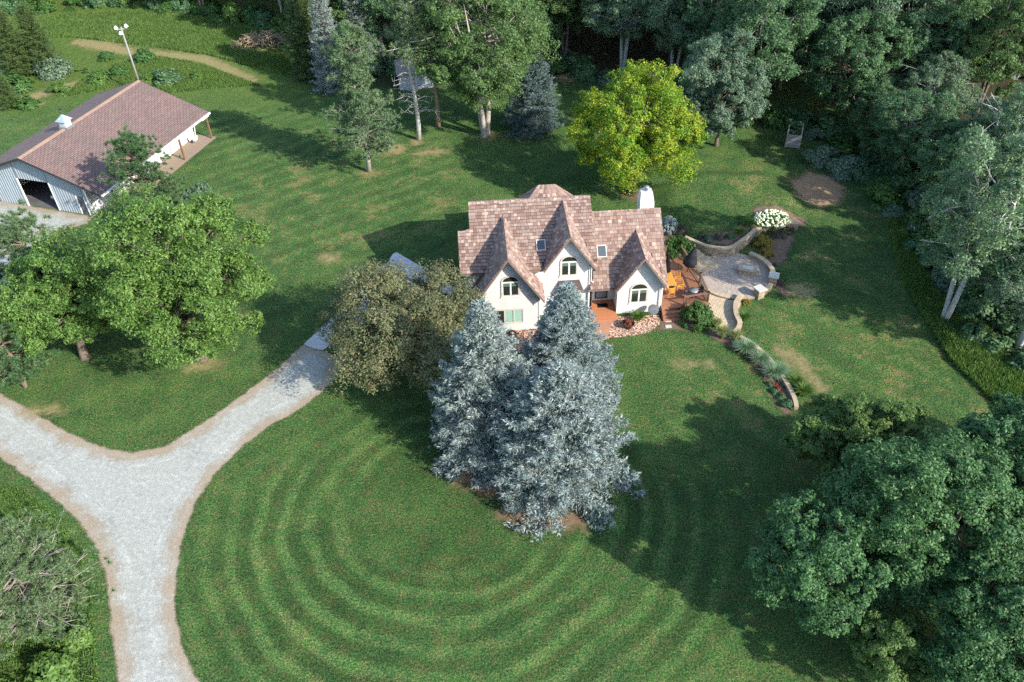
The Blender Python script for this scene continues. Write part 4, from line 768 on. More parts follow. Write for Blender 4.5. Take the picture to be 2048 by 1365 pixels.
def catmull(pts, m=6):
    P = [pts[0]]+list(pts)+[pts[-1]]; out = []
    for i in range(1, len(P)-2):
        for j in range(m):
            t = j/m; out.append(tuple(.5*(2*P[i][k]+(P[i+1][k]-P[i-1][k])*t+(2*P[i-1][k]-5*P[i][k]+4*P[i+1][k]-P[i+2][k])*t*t+(3*P[i][k]-P[i-1][k]-3*P[i+1][k]+P[i+2][k])*t**3) for k in (0, 1)))
    return out+[tuple(pts[-1])]
def garden_wall(line, h, label, z0=lambda s: 0.0, capw=.36, bw=.30, hvar=None, course=.15, blk=.36):
    S = catmull(line); w = empty('garden_wall', (S[0][0], S[0][1], 0), 0, label, 'wall'); o0 = Vector((S[0][0], S[0][1], 0)); mb = MB(); hv = hvar or (lambda s: h)
    pts = resample(S, blk)
    nmax = int(h/course+.5)
    for c in range(nmax):
        pp = pts if c % 2 == 0 else [pts[0]]+[(a+b)/2 for a, b in zip(pts[:-1], pts[1:])]+[pts[-1]]
        for i, (a, b) in enumerate(zip(pp[:-1], pp[1:])):
            s = i/(len(pp)-1)
            if (c+1)*course > hv(s)+.01: continue
            d = (b-a); l = d.length
            if l < .02: continue
            m = (a+b)/2-o0; mb.box((m.x, m.y, z0(s)+(c+.5)*course), (l*.97, bw+rnd.uniform(-.03, .03), course*.93), math.atan2(d.y, d.x))
    q = mb.build('block', M['stone'], w); q['kind'] = 'stuff'
    for i, (a, b) in enumerate(zip(pts[:-1], pts[1:])):
        s = i/(len(pts)-1); d = b-a; m = (a+b)/2-o0; hh = int(hv(s)/course+.01)*course; c = MB(); c.box((m.x, m.y, z0(s)+hh+.045), (d.length*1.0+.04, capw+rnd.uniform(-.015, .015), .085+rnd.uniform(-.01, .01)), math.atan2(d.y, d.x)); c.build('cap_stone', M['stone_cap'], w)
    return w
garden_wall(WALL_LINE, 1.05, 'curved tan stone retaining wall stepping up behind the patio', hvar=lambda s: 1.05 if s < .62 else (.75 if s < .8 else .6))
arc = lambda a0, a1, r, n=9: [(PC[0]+r*math.cos(R_(a0+(a1-a0)*k/(n-1))), PC[1]+r*math.sin(R_(a0+(a1-a0)*k/(n-1)))) for k in range(n)]
garden_wall(arc(52, -26, PR+.02), .60, 'curved stone seat wall round the far right of the patio', capw=.42)
garden_wall(arc(-34, -58, PR+.02, 4), .45, 'short stone seat wall between two square pillars')
def pillar(a, label):
    x, y = PC[0]+(PR+.05)*math.cos(R_(a)), PC[1]+(PR+.05)*math.sin(R_(a)); e = empty('stone_pillar', (x, y, 0), R_(a), label, 'pillar', 'square stone pillars with pale caps on the patio edge'); mb = MB()
    for c in range(6):
        for sx in (-1, 1):
            for sy in (-1, 1): mb.box((sx*.17*(1 if c % 2 else 1.0), sy*.17, .075+c*.15), (.33, .33, .14))
    q = mb.build('block', M['stone'], e); q['kind'] = 'stuff'; mb = MB(); mb.box((0, 0, .95), (.86, .86, .10)); mb.build('cap_stone', M['stone_light'], e)
pillar(-22, 'square stone pillar with pale cap beside the curved seat wall'); pillar(-64, 'square stone pillar with pale cap where the winding wall begins')
# fan of steps up the bank
st = empty('garden_steps', (0, 0, 0), 0, 'fan of broad stone steps climbing from patio to deck', 'steps')
D_ = Vector((-.62, .78, 0)); T_ = Vector((.78, .62, 0)); b0 = Vector((17.95, 60.85, 0))
for k in range(7):
    c = b0+D_*(k*.52); half = 1.15-.03*k; z = .18+.13*(k+1)
    for j in range(3):
        mb = MB(); m = c+T_*((j-1)*half*.68); mb.box((m.x, m.y, z/2), (half*.67, .56, z), math.atan2(T_.y, T_.x)); mb.build('tread', M['stone_cap'], st)
# stone block bench / fire box on the patio
x, y = G(1495, 541, .4); fb = empty('fire_box', (x, y, .16), -.35, 'low rectangular stone fire box on the round patio', 'fire box')
mb = MB()
for c in range(3):
    for k in range(4):
        for s in (-1, 1): mb.box((-.52+k*.35, s*.36, .075+c*.15), (.335, .2, .14))
    for s in (-1, 1): mb.box((s*.62, 0, .075+c*.15), (.2, .5, .14))
q = mb.build('block', M['stone'], fb); q['kind'] = 'stuff'; mb = MB(); mb.box((0, 0, .50), (1.62, 1.06, .09)); mb.build('cap_stone', M['stone_cap'], fb); mb = MB(); mb.box((0, 0, .552), (.95, .5, .012)); mb.build('lid', M['stone_light'], fb)
# lower paved walk
WALK = [G(*q) for q in ((1406, 577), (1430, 592), (1460, 602), (1484, 606), (1474, 628), (1478, 648), (1472, 668), (1452, 668), (1432, 640), (1418, 612), (1410, 596))]
wk = empty('paved_walk', (0, 0, 0)); tag(wk, 'pale paved walk curving below the patio rim', kind='structure')
mb = MB(); mb.prism(WALK, -.05, .02); mb.build('walk_base', M['mulch'], wk)
mb = MB(); xs_ = np.arange(14, 24, .34)
cxm = sum(p[0] for p in WALK)/len(WALK); cym = sum(p[1] for p in WALK)/len(WALK)
for i, yy in enumerate(np.arange(50, 60, .27)):
    for xx in xs_:
        c = (xx+(i % 2)*.17, yy)
        if inside(np.array([c[0]]), np.array([c[1]]), WALK)[0]: mb.box((c[0], c[1], .03), (.32, .25, .05+rnd.uniform(-.006, .006)), rnd.uniform(-.04, .04))
q = mb.build('paver', plain('pale_paver', (.52, .42, .28), (.38, .30, .20), .9, 4, .2, 30, islands=True), wk); q['kind'] = 'stuff'
garden_wall([G(*q, .45) for q in ((1484, 590), (1472, 606), (1472, 628), (1480, 648), (1470, 666), (1462, 671))], .45, 'winding low stone wall beside the pale paved walk', capw=.40)
garden_wall([G(*q, .15) for q in ((1478, 676), (1505, 692), (1535, 718), (1558, 748), (1576, 775), (1588, 800), (1592, 818))], .30, 'long low stone edging wall behind the ornamental grasses', capw=.34, blk=.55)
# beds
sheet('mulch_bed', [G(*q) for q in ((1412, 662), (1440, 660), (1470, 672), (1510, 695), (1540, 722), (1564, 752), (1582, 780), (1592, 820), (1570, 830), (1555, 812), (1546, 785), (1520, 745), (1490, 712), (1450, 690), (1415, 670))], M['mulch_bed'], z=.012, step=.2, label='brown mulch bed along the low edging wall')
sheet('mulch_bed', [G(*q) for q in ((1322, 634), (1375, 636), (1400, 660), (1380, 664), (1350, 660), (1318, 661))], M['mulch_bed'], z=.012, step=.2, label='brown mulch bed beside the deck steps')
sheet('mulch_bed', [(14.3, 66.2), (17, 65.2), (18.6, 63.9), (20.2, 63.4), (21.4, 64.3), (22.6, 65.6), (23.8, 67), (26, 68), (28.6, 67.6), (29.6, 68.8), (27, 70.2), (24.5, 70.0), (23.2, 68.0), (21.5, 66.0), (20, 65.4), (17.5, 66.8), (15, 67.8)], M['mulch_bed'], z=.03, step=.2, label='dark mulch bed above the curved retaining wall')
sheet('mulch_bed', [(23.6, 64.0), (25, 65.4), (26.2, 66.4), (27.4, 66.2), (27.2, 65.1), (26.0, 63.8), (25.6, 62.2), (24.2, 61.2), (23.8, 59.0), (24.6, 57.0), (23.9, 56.4), (23.4, 58), (23.6, 60.5), (23.0, 62.3)], M['mulch_bed'], z=.012, step=.2, label='mulch bed outside the patio seat wall')
sheet('rock_bed', [G(*q) for q in ((985, 662), (1060, 655), (1177, 632), (1230, 634), (1318, 630), (1321, 648), (1300, 664), (1262, 673), (1222, 676), (1180, 690), (1080, 710), (1000, 700))], M['rock_bed'], z=.014, step=.2, label='bed of reddish river rock along the house front')
mb = MB(); a = G(1195, 634); b = G(1230, 634); mb.prism([a, b, G(1222, 652), G(1214, 678), G(1170, 694), G(1120, 700), G(1180, 676), G(1200, 655)][::-1], .0, .035); o = mb.build('entry_path', plain('stained_concrete', (.40, .20, .12), (.32, .16, .10), .8, 1.2, .1), None); tag(o, 'reddish stained concrete path to the porch', kind='structure')
for q, lb in (((1336, 642), 'pale square stepping stone against the deck steps'), ((1337, 654), 'pale square stepping stone nearer the lawn edge')):
    x, y = G(*q); mb = MB(); mb.box((0, 0, .03), (.52, .36, .06), .05); o = mb.build('stepping_stone', M['stone_light'], None, label=lb, cat='stone'); o.location = (x, y, 0)
# deck
DZ = .62; dk = empty('deck', (*Hw(9.75, .5), 0), HYAW, 'reddish brown wooden deck with dark railings beside the house', 'deck')
DU, DV0, DV1 = 4.15, -.15, 7.3     # width to the right, front and back in deck coordinates (house aligned)
mb = MB()
n = int((DV1-DV0)/.145)
DP = [(0, DV0-.5), (DU, DV0+.1), (DU-.05, 2.8), (DU-.75, DV1), (0, DV1)]
def drange(v):
    xs_ = []
    for (ax, ay), (bx2, by2) in zip(DP, DP[1:]+DP[:1]):
        if (ay-v)*(by2-v) < 0: xs_.append(ax+(bx2-ax)*(v-ay)/(by2-ay))
    return (min(xs_), max(xs_)) if len(xs_) > 1 else None
k = 0
for v in np.arange(DV0-.48, DV1, .145):
    rr = drange(v+.07)
    if rr and rr[1]-rr[0] > .1: mb.b2((rr[0], v+.006, DZ-.04), (rr[1], v+.137, DZ))
q = mb.build('floor_board', M['deck'], dk); q['kind'] = 'stuff'
mb = MB(); mb.slab([(x, y, DZ-.045) for x, y in DP], (0, 0, -.25)); mb.build('rim_joist', M['deck'], dk)
for x, y in ((DU-.1, DV0+.3), (DU-.1, 2.8), (DU-.8, DV1-.2), (.1, DV1-.2), (1.6, DV0)): mb = MB(); mb.b2((x-.07, y-.07, -.1), (x+.07, y+.07, DZ-.3)); mb.build('support', M['wood_post'], dk)
def rail(p, q):
    p, q = Vector((*p, DZ)), Vector((*q, DZ)); d = q-p; L = d.length; a = math.atan2(d.y, d.x); mb = MB(); m = (p+q)/2
    mb.box((m.x, m.y, DZ+.95), (L, .13, .045), a); mb.box((m.x, m.y, DZ+.86), (L, .045, .06), a); mb.box((m.x, m.y, DZ+.10), (L, .045, .06), a); mb.build('rail', M['wood_rail'], dk)
    mb = MB(); k = .12
    while k < L-.05: c = p+d*(k/L); mb.box((c.x, c.y, DZ+.48), (.022, .022, .76)); k += .125
    b = mb.build('baluster', M['metal_dark'], dk); b['kind'] = 'stuff'
    for c in (p, q): mb = MB(); mb.box((c.x, c.y, DZ+.52), (.13, .13, 1.04)); mb.box((c.x, c.y, DZ+1.05), (.17, .17, .04)); mb.build('post', M['wood_rail'], dk)
M['wood_rail'] = plain('rail_wood', (.20, .11, .075), (.15, .08, .055), .7, 6)
rail((1.95, DV0-.12), (DU-.08, DV0+.18)); rail((DU-.08, DV0+.18), (DU-.10, 2.8)); rail((DU-.10, 2.8), (DU-.82, DV1-.1)); rail((.15, DV1-.1), (1.9, DV1-.1))
for k in range(3): mb = MB(); mb.b2((.0, DV0-.5-.30*(k+1), .0), (1.85, DV0-.5-.30*k-.005, DZ-.16*(k+1))); mb.build('step', M['deck'], dk)
mb = MB(); mb.tube([(1.95, DV0-.45, DZ+.9), (1.95, DV0-1.3, .85)], .03, 5); mb.tube([(1.95, DV0-1.3, .9), (1.95, DV0-1.3, 0)], .03, 5); mb.build('handrail', M['metal_dark'], dk)
def Dw(u, v): c, s = math.cos(HYAW), math.sin(HYAW); o = Hw(9.75, .5); return o[0]+c*u-s*v, o[1]+s*u+c*v
# furniture on the deck
tb = empty('dining_table', (*Dw(1.15, 2.75), DZ), HYAW+.05, 'yellow slatted wooden dining table on the deck', 'table')
for k in range(7): mb = MB(); mb.b2((-.52+k*.15, -1.1, .70), (-.385+k*.15, 1.1, .74)); mb.build('slat', M['yellow_wood'], tb)
for x in (-.42, .42):
    for y in (-.95, .95): mb = MB(); mb.b2((x-.04, y-.04, 0), (x+.04, y+.04, .66)); mb.build('leg', M['yellow_wood'], tb)
mb = MB(); mb.b2((-.48, -1.0, .64), (.48, 1.0, .695)); mb.build('apron', M['yellow_wood'], tb)
def chair(mat, label, group, u, v, rz):
    e = empty('chair', (*Dw(u, v), DZ), HYAW+rz, label, 'chair', group); mb = MB()
    for k in range(5): mb.b2((-.25, -.25+k*.105, .42), (.25, -.155+k*.105, .45))
    mb.build('seat', mat, e); mb = MB()
    for k in range(4): mb.b2((-.24+k*.13, .23, .47), (-.15+k*.13, .26, .95))
    mb.b2((-.25, .225, .88), (.25, .265, .96)); mb.build('backrest', mat, e)
    for x in (-.23, .23):
        for y in (-.23, .24): mb = MB(); mb.b2((x-.02, y-.02, 0), (x+.02, y+.02, .64 if y < 0 else .95)); mb.build('leg', mat, e)
        mb = MB(); mb.b2((x-.03, -.25, .641), (x+.03, .22, .67)); mb.build('armrest', mat, e)
for (u, v, rz) in ((.25, 2.1, 1.57), (.22, 3.2, 1.6), (2.05, 2.0, -1.5), (2.1, 3.3, -1.6)): chair(M['yellow_wood'], 'yellow wooden armchair at the side of the dining table', 'yellow wooden chairs along the dining table', u, v, rz)
chair(M['yellow_wood'], 'yellow wooden armchair at the front end of the dining table', None, 1.15, 1.2, 3.1)
um = empty('patio_umbrella', (*Dw(1.2, 3.55), DZ), 0, 'tall closed black patio umbrella beside the yellow table', 'umbrella')
mb = MB(); mb.lathe([(.0, 2.75), (.07, 2.7), (.16, 2.2), (.28, 1.4), (.36, .95), (.30, .93), (0, 1.0)], (0, 0, 0), 9); mb.build('canopy', M['black_cloth'], um); mb = MB(); mb.tube([(0, 0, 0), (0, 0, 2.85)], .03, 6); mb.build('pole', M['metal_dark'], um); mb = MB(); mb.lathe([(.3, 0), (.3, .08), (.06, .14), (.04, .3)], (0, 0, 0), 12); mb.build('base', M['metal_dark'], um)
u2_ = empty('patio_umbrella', (*Dw(3.35, 4.55), DZ), 0, 'bulky closed black umbrella leaning at the deck railing', 'umbrella')
mb = MB(); mb.lathe([(0, 2.7), (.1, 2.6), (.34, 1.9), (.58, 1.25), (.66, .85), (.5, .72), (0, .8)], (0, 0, 0), 8); c_ = mb.build('canopy', plain('dark_grey_cloth', (.010, .0105, .012), (.03, .032, .037), .9, 2.5, spec=.05), u2_); c_.rotation_euler = (.0, .16, 0); mb = MB(); mb.tube([(0, 0, 0), (.43, 0, 2.75)], .035, 6); mb.build('pole', M['metal_dark'], u2_)
bt = empty('bistro_table', (*Dw(3.0, .85), DZ), 0, 'small round dark table in the deck corner', 'table'); mb = MB(); mb.lathe([(0, .70), (.40, .70), (.40, .73), (0, .73)], (0, 0, 0), 18); mb.build('top', M['grey_metal'], bt); mb = MB(); mb.tube([(0, 0, 0), (0, 0, .7)], .035, 6); mb.lathe([(.25, 0), (.25, .03), (0, .05)], (0, 0, 0), 12); mb.build('leg', M['metal_dark'], bt)
for (u, v, rz) in ((2.45, .75, 1.4), (3.55, 1.05, -1.3)): chair(M['metal_dark'], 'dark metal chair at the small round deck table', 'dark chairs at the round deck table', u, v, rz)
# planters, dish
def planter(px, py, label, s=1.0):
    x, y = G(px, py); e = empty('planter', (x, y, .02), 0, label, 'planter'); mb = MB(); mb.lathe([(.30, 0), (.34, .06), (.52, .42), (.56, .46), (.50, .46), (.46, .36), (0, .34)], (0, 0, 0), 18); mb.build('bowl', plain('dark_bowl', (.06, .035, .03), None, .6), e)
    mobj('flower', bushmesh('planter_flower', int(px), .48, .48, .34, 500, .12, M['redleaf'], 16), None, e).location = (0, 0, .36); e.scale = (s, s, s)
planter(1256, 655, 'dark bowl of red flowers on the river rock'); planter(1021, 677, 'dark bowl of red flowers below the three part window')
x, y = G(1305, 634); e = empty('garden_dish', (x, y, 0), 0, 'round grey dish on a stand at the house corner', 'dish'); mb = MB(); mb.lathe([(0, 0), (.40, .05), (.46, .10), (.44, .12), (.0, .06)], (0, 0, 0), 20); q = mb.build('dish', plain('dish_paint', (.13, .14, .15), None, .9, spec=.05), e); q.location = (0, 0, .75); q.rotation_euler = (R_(38), 0, 0); mb = MB(); mb.tube([(0, 0, 0), (0, .0, .78)], .035, 6); mb.build('stand', M['metal_dark'], e)
# shrubs and perennials
SH = dict(dome=bushmesh('dome_shrub', 1, 1, 1, 1, 5200, .105, M['shrub'], 60, .3, 1.0), green=bushmesh('green_shrub', 2, 1, 1, 1, 3600, .15, M['shrub'], 30, .5), loose=bushmesh('loose_shrub', 3, 1, 1, 1, 2600, .15, M['weed'], 24), dark=bushmesh('dark_shrub', 4, 1, 1, 1, 3800, .13, M['wood_a'], 28), grey=bushmesh('grey_shrub', 5, 1, 1, 1, 3800, .12, M['olive'], 26), gold=bushmesh('gold_shrub', 6, 1, 1, 1, 3800, .12, M['goldshrub'], 30, .5, .8), purple=bushmesh('purple_plant', 7, 1, 1, 1, 1200, .14, M['purple'], 16), red=bushmesh('red_plant', 8, 1, 1, 1, 500, .2, M['redleaf'], 10), hyd=bushmesh('hydrangea_leaf', 9, 1, 1, 1, 3000, .16, M['shrub'], 36, 0, .6), blue=bushmesh('blue_globe', 10, 1, 1, 1, 6000, .12, M['globe'] if 'globe' in M else M['bluespruce'], 60, .4, 1.0))
x, y = G(1397, 662); plant('round_shrub', SH['dome'], x, y+1.1, 'dense round green shrub in front of the deck railing', 'shrub', None, (1.45, 1.35, 2.0))
x, y = G(1337, 470); plant('globe_spruce', SH['blue'], x, y+.6, 'pale blue globe spruce behind the house corner', 'shrub', None, (1.0, 1.0, 1.35), z=.25)
for a, b, s, lb in ((1345, 520, 1.15, 'bushy green evergreen against the house behind the deck'), (1372, 524, 1.15, 'bushy green evergreen beside the stone steps'), (1358, 506, .9, 'bushy green evergreen tucked behind two others')): x, y = G(a, b); plant('evergreen_shrub', SH['green'], x, y+.3, lb, 'shrub', None, (s, s, s*1.9), rnd.uniform(0, 6))
x, y = G(1541, 445, .8); h = empty('hydrangea', (x, y, float(zf(x, y))-.05), 0, 'white flowering hydrangea above the curved garden wall', 'shrub'); l = mobj('foliage', SH['hyd'], None, h); l.scale = (1.75, 1.15, 1.15)
r = np.random.default_rng(5); mb = MB()
M['bloom'] = plain('cream_bloom', (.70, .72, .50), (.58, .64, .38), .8, 20, .5, 60, islands=True)
for i in range(300):
    d = rdir(r, 1)[0]; d[2] = abs(d[2])*.9+.12; d = unit(d); p = d*np.array([1.72, 1.15, 1.13])*r.uniform(.98, 1.1); q = r.uniform(.09, .15); mb.lathe([(0, q*.75), (q*.6, q*.55), (q, 0), (q*.6, -q*.5), (0, -q*.6)], tuple(p), 6)
q = mb.build('blossom', M['bloom'], h); q['kind'] = 'stuff'
for a, b, sx, sz, lb in ((1524, 492, .95, 1.15, 'tall golden shrub against the curved retaining wall'), (1531, 512, .8, .8, 'low golden shrub outside the patio seat wall')): x, y = G(a, b); plant('golden_shrub', SH['gold'], x, y, lb, 'shrub', None, (sx, sx, sz), a, z=0)
GR = dict(blue=grassmesh('blue_grass', 1, 900, 1.05, .75, .03, M['bluegrass'], .25), green=grassmesh('green_grass', 2, 800, .9, .65, .03, M['weed'], .25), plume=grassmesh('plume_grass', 3, 700, 1.4, .6, .028, M['plume'], .2), low=grassmesh('low_grass', 4, 300, .7, .7, .05, M['bluegrass'], .2))
gl = 'blue green ornamental grass clump in front of the edging wall'
for a, b, s in ((1492, 703, 1.0), (1520, 725, .95), (1548, 752, 1.05), (1483, 700, .8), (1556, 745, .8)): x, y = G(a, b); plant('ornamental_grass', GR['blue'], x, y, gl, 'grass', 'blue green grasses along the edging wall', (s, s, s*.85), a)
for a, b, s, k, lb in ((1444, 676, .9, 'plume', 'pale plumed grass beside the foot of the paved walk'), (1470, 682, .8, 'plume', 'pale plumed grass at the tip of the winding wall'), (1432, 655, .7, 'plume', 'pale plumed grass between round shrub and paved walk'), (1276, 640, .85, 'green', 'upright green grass clump in the river rock'), (1590, 770, .9, 'green', 'bright green grass tuft behind the edging wall'), (1606, 790, 1.0, 'green', 'bright green grass tuft near the end of the edging wall'), (1488, 640, .8, 'green', 'low green clump outside the winding wall'), (1550, 550, .7, 'green', 'small green clump beside the pale capped pillar')): x, y = G(a, b); plant('ornamental_grass', GR[k], x, y, lb, 'grass', None, (s, s, s), a)
for a, b, s in ((1548, 772, .30), (1556, 780, .32), (1562, 790, .28), (1570, 775, .22)): x, y = G(a, b); plant('red_flower', SH['red'], x, y, 'red flowering plant in the mulch by the edging wall', 'flower', 'red flowers in the mulch bed', (s, s, s), a)
for a, b, s in ((1548, 785, .4), (1562, 797, .45), (1540, 770, .35), (1574, 812, .6)): x, y = G(a, b); plant('perennial', SH['dark'], x, y, 'small dark leafy plant in the mulch by the edging wall', 'plant', 'dark perennials in the mulch bed', (s, s, s*.8), a)
for a, b, s, k in ((1370, 460, .8, 'purple'), (1385, 468, .8, 'loose'), (1400, 475, .7, 'purple'), (1418, 482, .6, 'grey'), (1352, 455, .7, 'purple'), (1440, 480, .6, 'purple'), (1460, 480, .5, 'dark'), (1408, 470, .5, 'loose')): x, y = G(a, b, .7); plant('perennial', SH[k], x, y, 'loose flowering perennial in the bed above the retaining wall', 'plant', 'perennials above the retaining wall', (s, s, s*.9), a)
for a, b, s in ((1478, 468, .8), (1496, 452, .95), (1505, 440, .7), (1488, 440, .6)): x, y = G(a, b, .9); plant('ornamental_grass', GR['green'], x, y, 'bushy green grass mound behind the rising garden wall', 'grass', 'green mounds behind the garden wall', (s, s, s*.8), a)
for a, b, s in ((1560, 470, .8), (1545, 475, .6), (1575, 460, .7), (1552, 535, .5), (1556, 570, .6)): x, y = G(a, b); plant('perennial', SH['purple'], x, y, 'dusky purple plant in the mulch outside the patio wall', 'plant', 'dusky plants outside the patio wall', (s, s, s*.6), a, z=0)
x, y = G(1493, 607); plant('perennial', SH['gold'], x, y, 'small orange leaved plant at the foot of the stone pillar', 'plant', None, (.45, .4, .35), 1, z=0)
# stone bed behind the house
sheet('mulch_bed', [Hw(*q) for q in ((4.6, 11.2), (9.2, 11.0), (9.4, 12.2), (7.6, 13.2), (5.6, 13.6), (4.4, 13.2))], M['mulch_bed'], z=.02, step=.25, label='brown mulch bed behind the house')
r = np.random.default_rng(9)
for i, (u, v, s, lb) in enumerate(((7.9, 13.0, .55, 'large pale boulder in the bed behind the house'), (7.2, 13.4, .4, 'smaller pale boulder beside the large one behind the house'), (8.6, 12.6, .35, 'flat tan boulder nearest the chimney'))):
    mb = MB(); mb.lathe([(0, -.2), (.7, -.15), (1.0, .1), (.85, .45), (.45, .7), (0, .72)], (0, 0, 0), 9); me = mb.mesh('boulder'); co = np.empty(len(me.vertices)*3, np.float32); me.vertices.foreach_get('co', co); co = (co.reshape(-1, 3)*(1+r.normal(size=(len(co)//3, 1))*.09)).astype(np.float32); me.vertices.foreach_set('co', co.ravel())
    o = tag(mobj('boulder', me, M['stone_light']), lb, 'boulder'); o.location = (*Hw(u, v), .0); o.scale = (s*1.3, s, s*.8); o.rotation_euler = (0, 0, i)
# ------------------------------------------------------------------ trees
# the three blue spruces in front
S1 = spruce('spruce_tall', 11, 12.5, 4.5, M['bark'], M['bluespruce'], 1.08, power=1.25); S2 = spruce('spruce_broad', 12, 10.2, 5.0, M['bark'], M['bluespruce'], 1.08, power=1.6)
plant_tree('blue_spruce', S1, -1.9, 41.0, 'tall blue spruce beside the round brown green tree')
plant_tree('blue_spruce', S1, 3.95, 46.0, 'blue spruce standing closest to the front door', s=.88, rz=2.0, sz=.80)
plant_tree('blue_spruce', S2, 2.9, 37.2, 'broad silvery blue spruce standing out on the front lawn')
# round crabapple by the drive
x, y = -7.9, 48.5
plant_tree('crabapple_tree', broadleaf('crabapple', 21, 8.7, 5.7, 56, 20, 115, .12, .26, .14, M['bark'], M['crab'], multi=2, flat=.8, sz=.47, openness=1.15), x, y, 'round brown green crabapple between driveway and house')
# maples in the left lawn
MA = broadleaf('maple', 31, 16.0, 6.3, 60, 20, 120, .145, .40, .14, M['bark'], M['maple'], lean=(.02, .03), sz=.46, openness=1.1)
MB_ = broadleaf('maple_low', 32, 10.8, 5.0, 46, 18, 110, .145, .38, .16, M['bark'], M['maple'], lean=(.05, .06), sz=.44, openness=1.1)
plant_tree('maple_tree', MA, -25.3, 50.8, 'largest bright green maple in the lawn left of the drive')
plant_tree('maple_tree', MB_, -35.2, 51.6, 'leaning bright green maple with thick grey trunk near the pines', rz=.3)
plant_tree('maple_tree', MB_, -31.2, 54.6, 'bright green maple between the barn pine and the largest maple', s=.62, rz=2.2)
PA = pine('pine_tufted', 41, 10.5, 3.6, M['bark_pine'], M['pine'], .12, 64, 16, 40, .2, 'round', .38); PB = pine('pine_spread', 42, 10.0, 4.2, M['bark_pine'], M['pine_light'], .12, 62, 16, 40, .2, 'round', .38)
plant_tree('pine_tree', PA, *G(318, 452), 'dark tufted pine at the front corner of the barn', s=.92)
plant_tree('pine_tree', PB, -39.6, 57.2, 'pale tufted pine beside the gravel yard', s=.95)
plant_tree('pine_tree', PA, -38.6, 48.2, 'dark pine in the shade of the leaning maple', s=.9, rz=1.)
plant_tree('pine_tree', PB, -42.5, 52.5, 'spreading pine at the edge of the gravel yard', s=.85, rz=2.)
plant_tree('sapling_tree', broadleaf('sapling', 43, 6.2, 1.9, 14, 10, 26, .2, .10, .2, M['bark_white'], M['olive'], show=.6, bare=12), *G(425, 470), 'thin pale sapling behind the largest maple')
# bottom left pine and brush
PL = pine('pine_fore', 44, 7.5, 3.9, M['bark_pale'], M['pine_light'], .06, 110, 18, 44, .2, 'round', .30, deadlow=60)
plant_tree('pine_tree', PL, -28.6, 27.4, 'bushy pine with bare twigs beside the gravel drive', s=.98)
plant_tree('pine_tree', PL, -31.5, 23.6, 'bushy pine almost out of view below the forked drive', s=.9, rz=2.5)
for (x, y, s, lb) in ((-26.6, 23.6, 1.5, 'leafy bush below the pine beside the drive'), (-28.9, 21.8, 1.8, 'leafy bush at the foot of the twiggy pine'), (-26.2, 26.0, 1.1, 'small leafy bush between the twiggy pine and gravel')): plant('bush', SH['loose'], x, y, lb, 'bush', None, (s, s, s*1.1), s*3)
# bottom right trees
FA = broadleaf('fore_tree', 51, 9.5, 4.1, 44, 22, 115, .14, .24, .12, M['bark'], M['fore'], sz=.46, multi=2, openness=1.05); FB = broadleaf('fore_tree_b', 52, 10.5, 5.2, 52, 22, 115, .14, .24, .12, M['bark'], M['fore'], sz=.46, multi=3, openness=1.05); FC = broadleaf('lime_tree', 53, 6.0, 3.2, 30, 18, 110, .125, .16, .1, M['bark'], M['limeleaf'], sz=.47, multi=2)
plant_tree('broadleaf_tree', FA, 16.9, 26.6, 'dark green tree casting its shadow across the front lawn', s=.88)
plant_tree('broadleaf_tree', FB, 23.4, 28.6, 'largest dark green tree in the clump below the garden wall', s=1.0)
plant_tree('broadleaf_tree', FC, 21.2, 37.2, 'light green tree at the end of the edging wall', s=1.0)
plant_tree('broadleaf_tree', FC, 24.4, 35.4, 'light green tree beside the largest dark tree', s=1.05, rz=2.)
plant_tree('broadleaf_tree', FA, 28.9, 32.0, 'dark green tree on the outer side of the clump', s=.95, rz=1.4)
plant_tree('broadleaf_tree', FB, 25.0, 22.0, 'dark green tree at the lower end of the clump', s=.8, rz=2.6)
plant_tree('broadleaf_tree', FA, 31.2, 26.5, 'dark green tree beyond the clump towards the field', s=1.0, rz=3.6)
plant_tree('broadleaf_tree', FC, 19.8, 22.4, 'low green tree at the shaded lawn edge', s=.8, rz=4.)
plant_tree('broadleaf_tree', FA, 33.5, 34.5, 'dark green tree nearest the dry straw corner', s=.85, rz=5.)
# golden locust, olive, group behind the house
plant_tree('golden_tree', broadleaf('golden_locust', 61, 12.8, 6.2, 56, 20, 105, .15, .24, .16, M['bark'], M['locust'], sz=.45, droop=.8, multi=1, openness=1.0), 13.2, 75.2, 'bright yellow green tree behind the chimney')
plant_tree('silvery_tree', broadleaf('olive_tree', 62, 12.5, 4.9, 48, 18, 100, .145, .24, .12, M['bark'], M['olive'], sz=.47, openness=1.05), *G(1432, 292), 'grey green tree behind the yellow one')
P1 = pine('pine_full', 71, 16.0, 4.0, M['bark_pale'], M['pine_light'], .18, 125, 15, 22, .24, 'col', .46); P2 = pine('pine_thin', 72, 17.0, 3.2, M['bark_white'], M['pine_light'], .55, 46, 12, 22, .24, 'col', .46, deadlow=44); P3 = pine('pine_back', 73, 17.5, 3.2, M['bark_pine'], M['pine'], .5, 56, 13, 22, .24, 'col', .46, deadlow=18)
plant_tree('pine_tree', P1, *G(738, 345), 'full pine with pale bare lower trunk on the back lawn')
plant_tree('pine_tree', P2, *G(838, 281), 'half bare pale trunked pine on the back lawn')
plant_tree('pine_tree', P3, *G(877, 256), 'dark trunked pine behind the half bare one')
plant_tree('silver_maple', broadleaf('silver_maple', 74, 18.5, 7.0, 60, 20, 105, .16, .42, .22, M['bark_pale'], M['wood_b'], sz=.40, multi=3, show=.3, openness=1.05), *G(972, 272), 'large multi trunked tree at the edge of the back lawn')
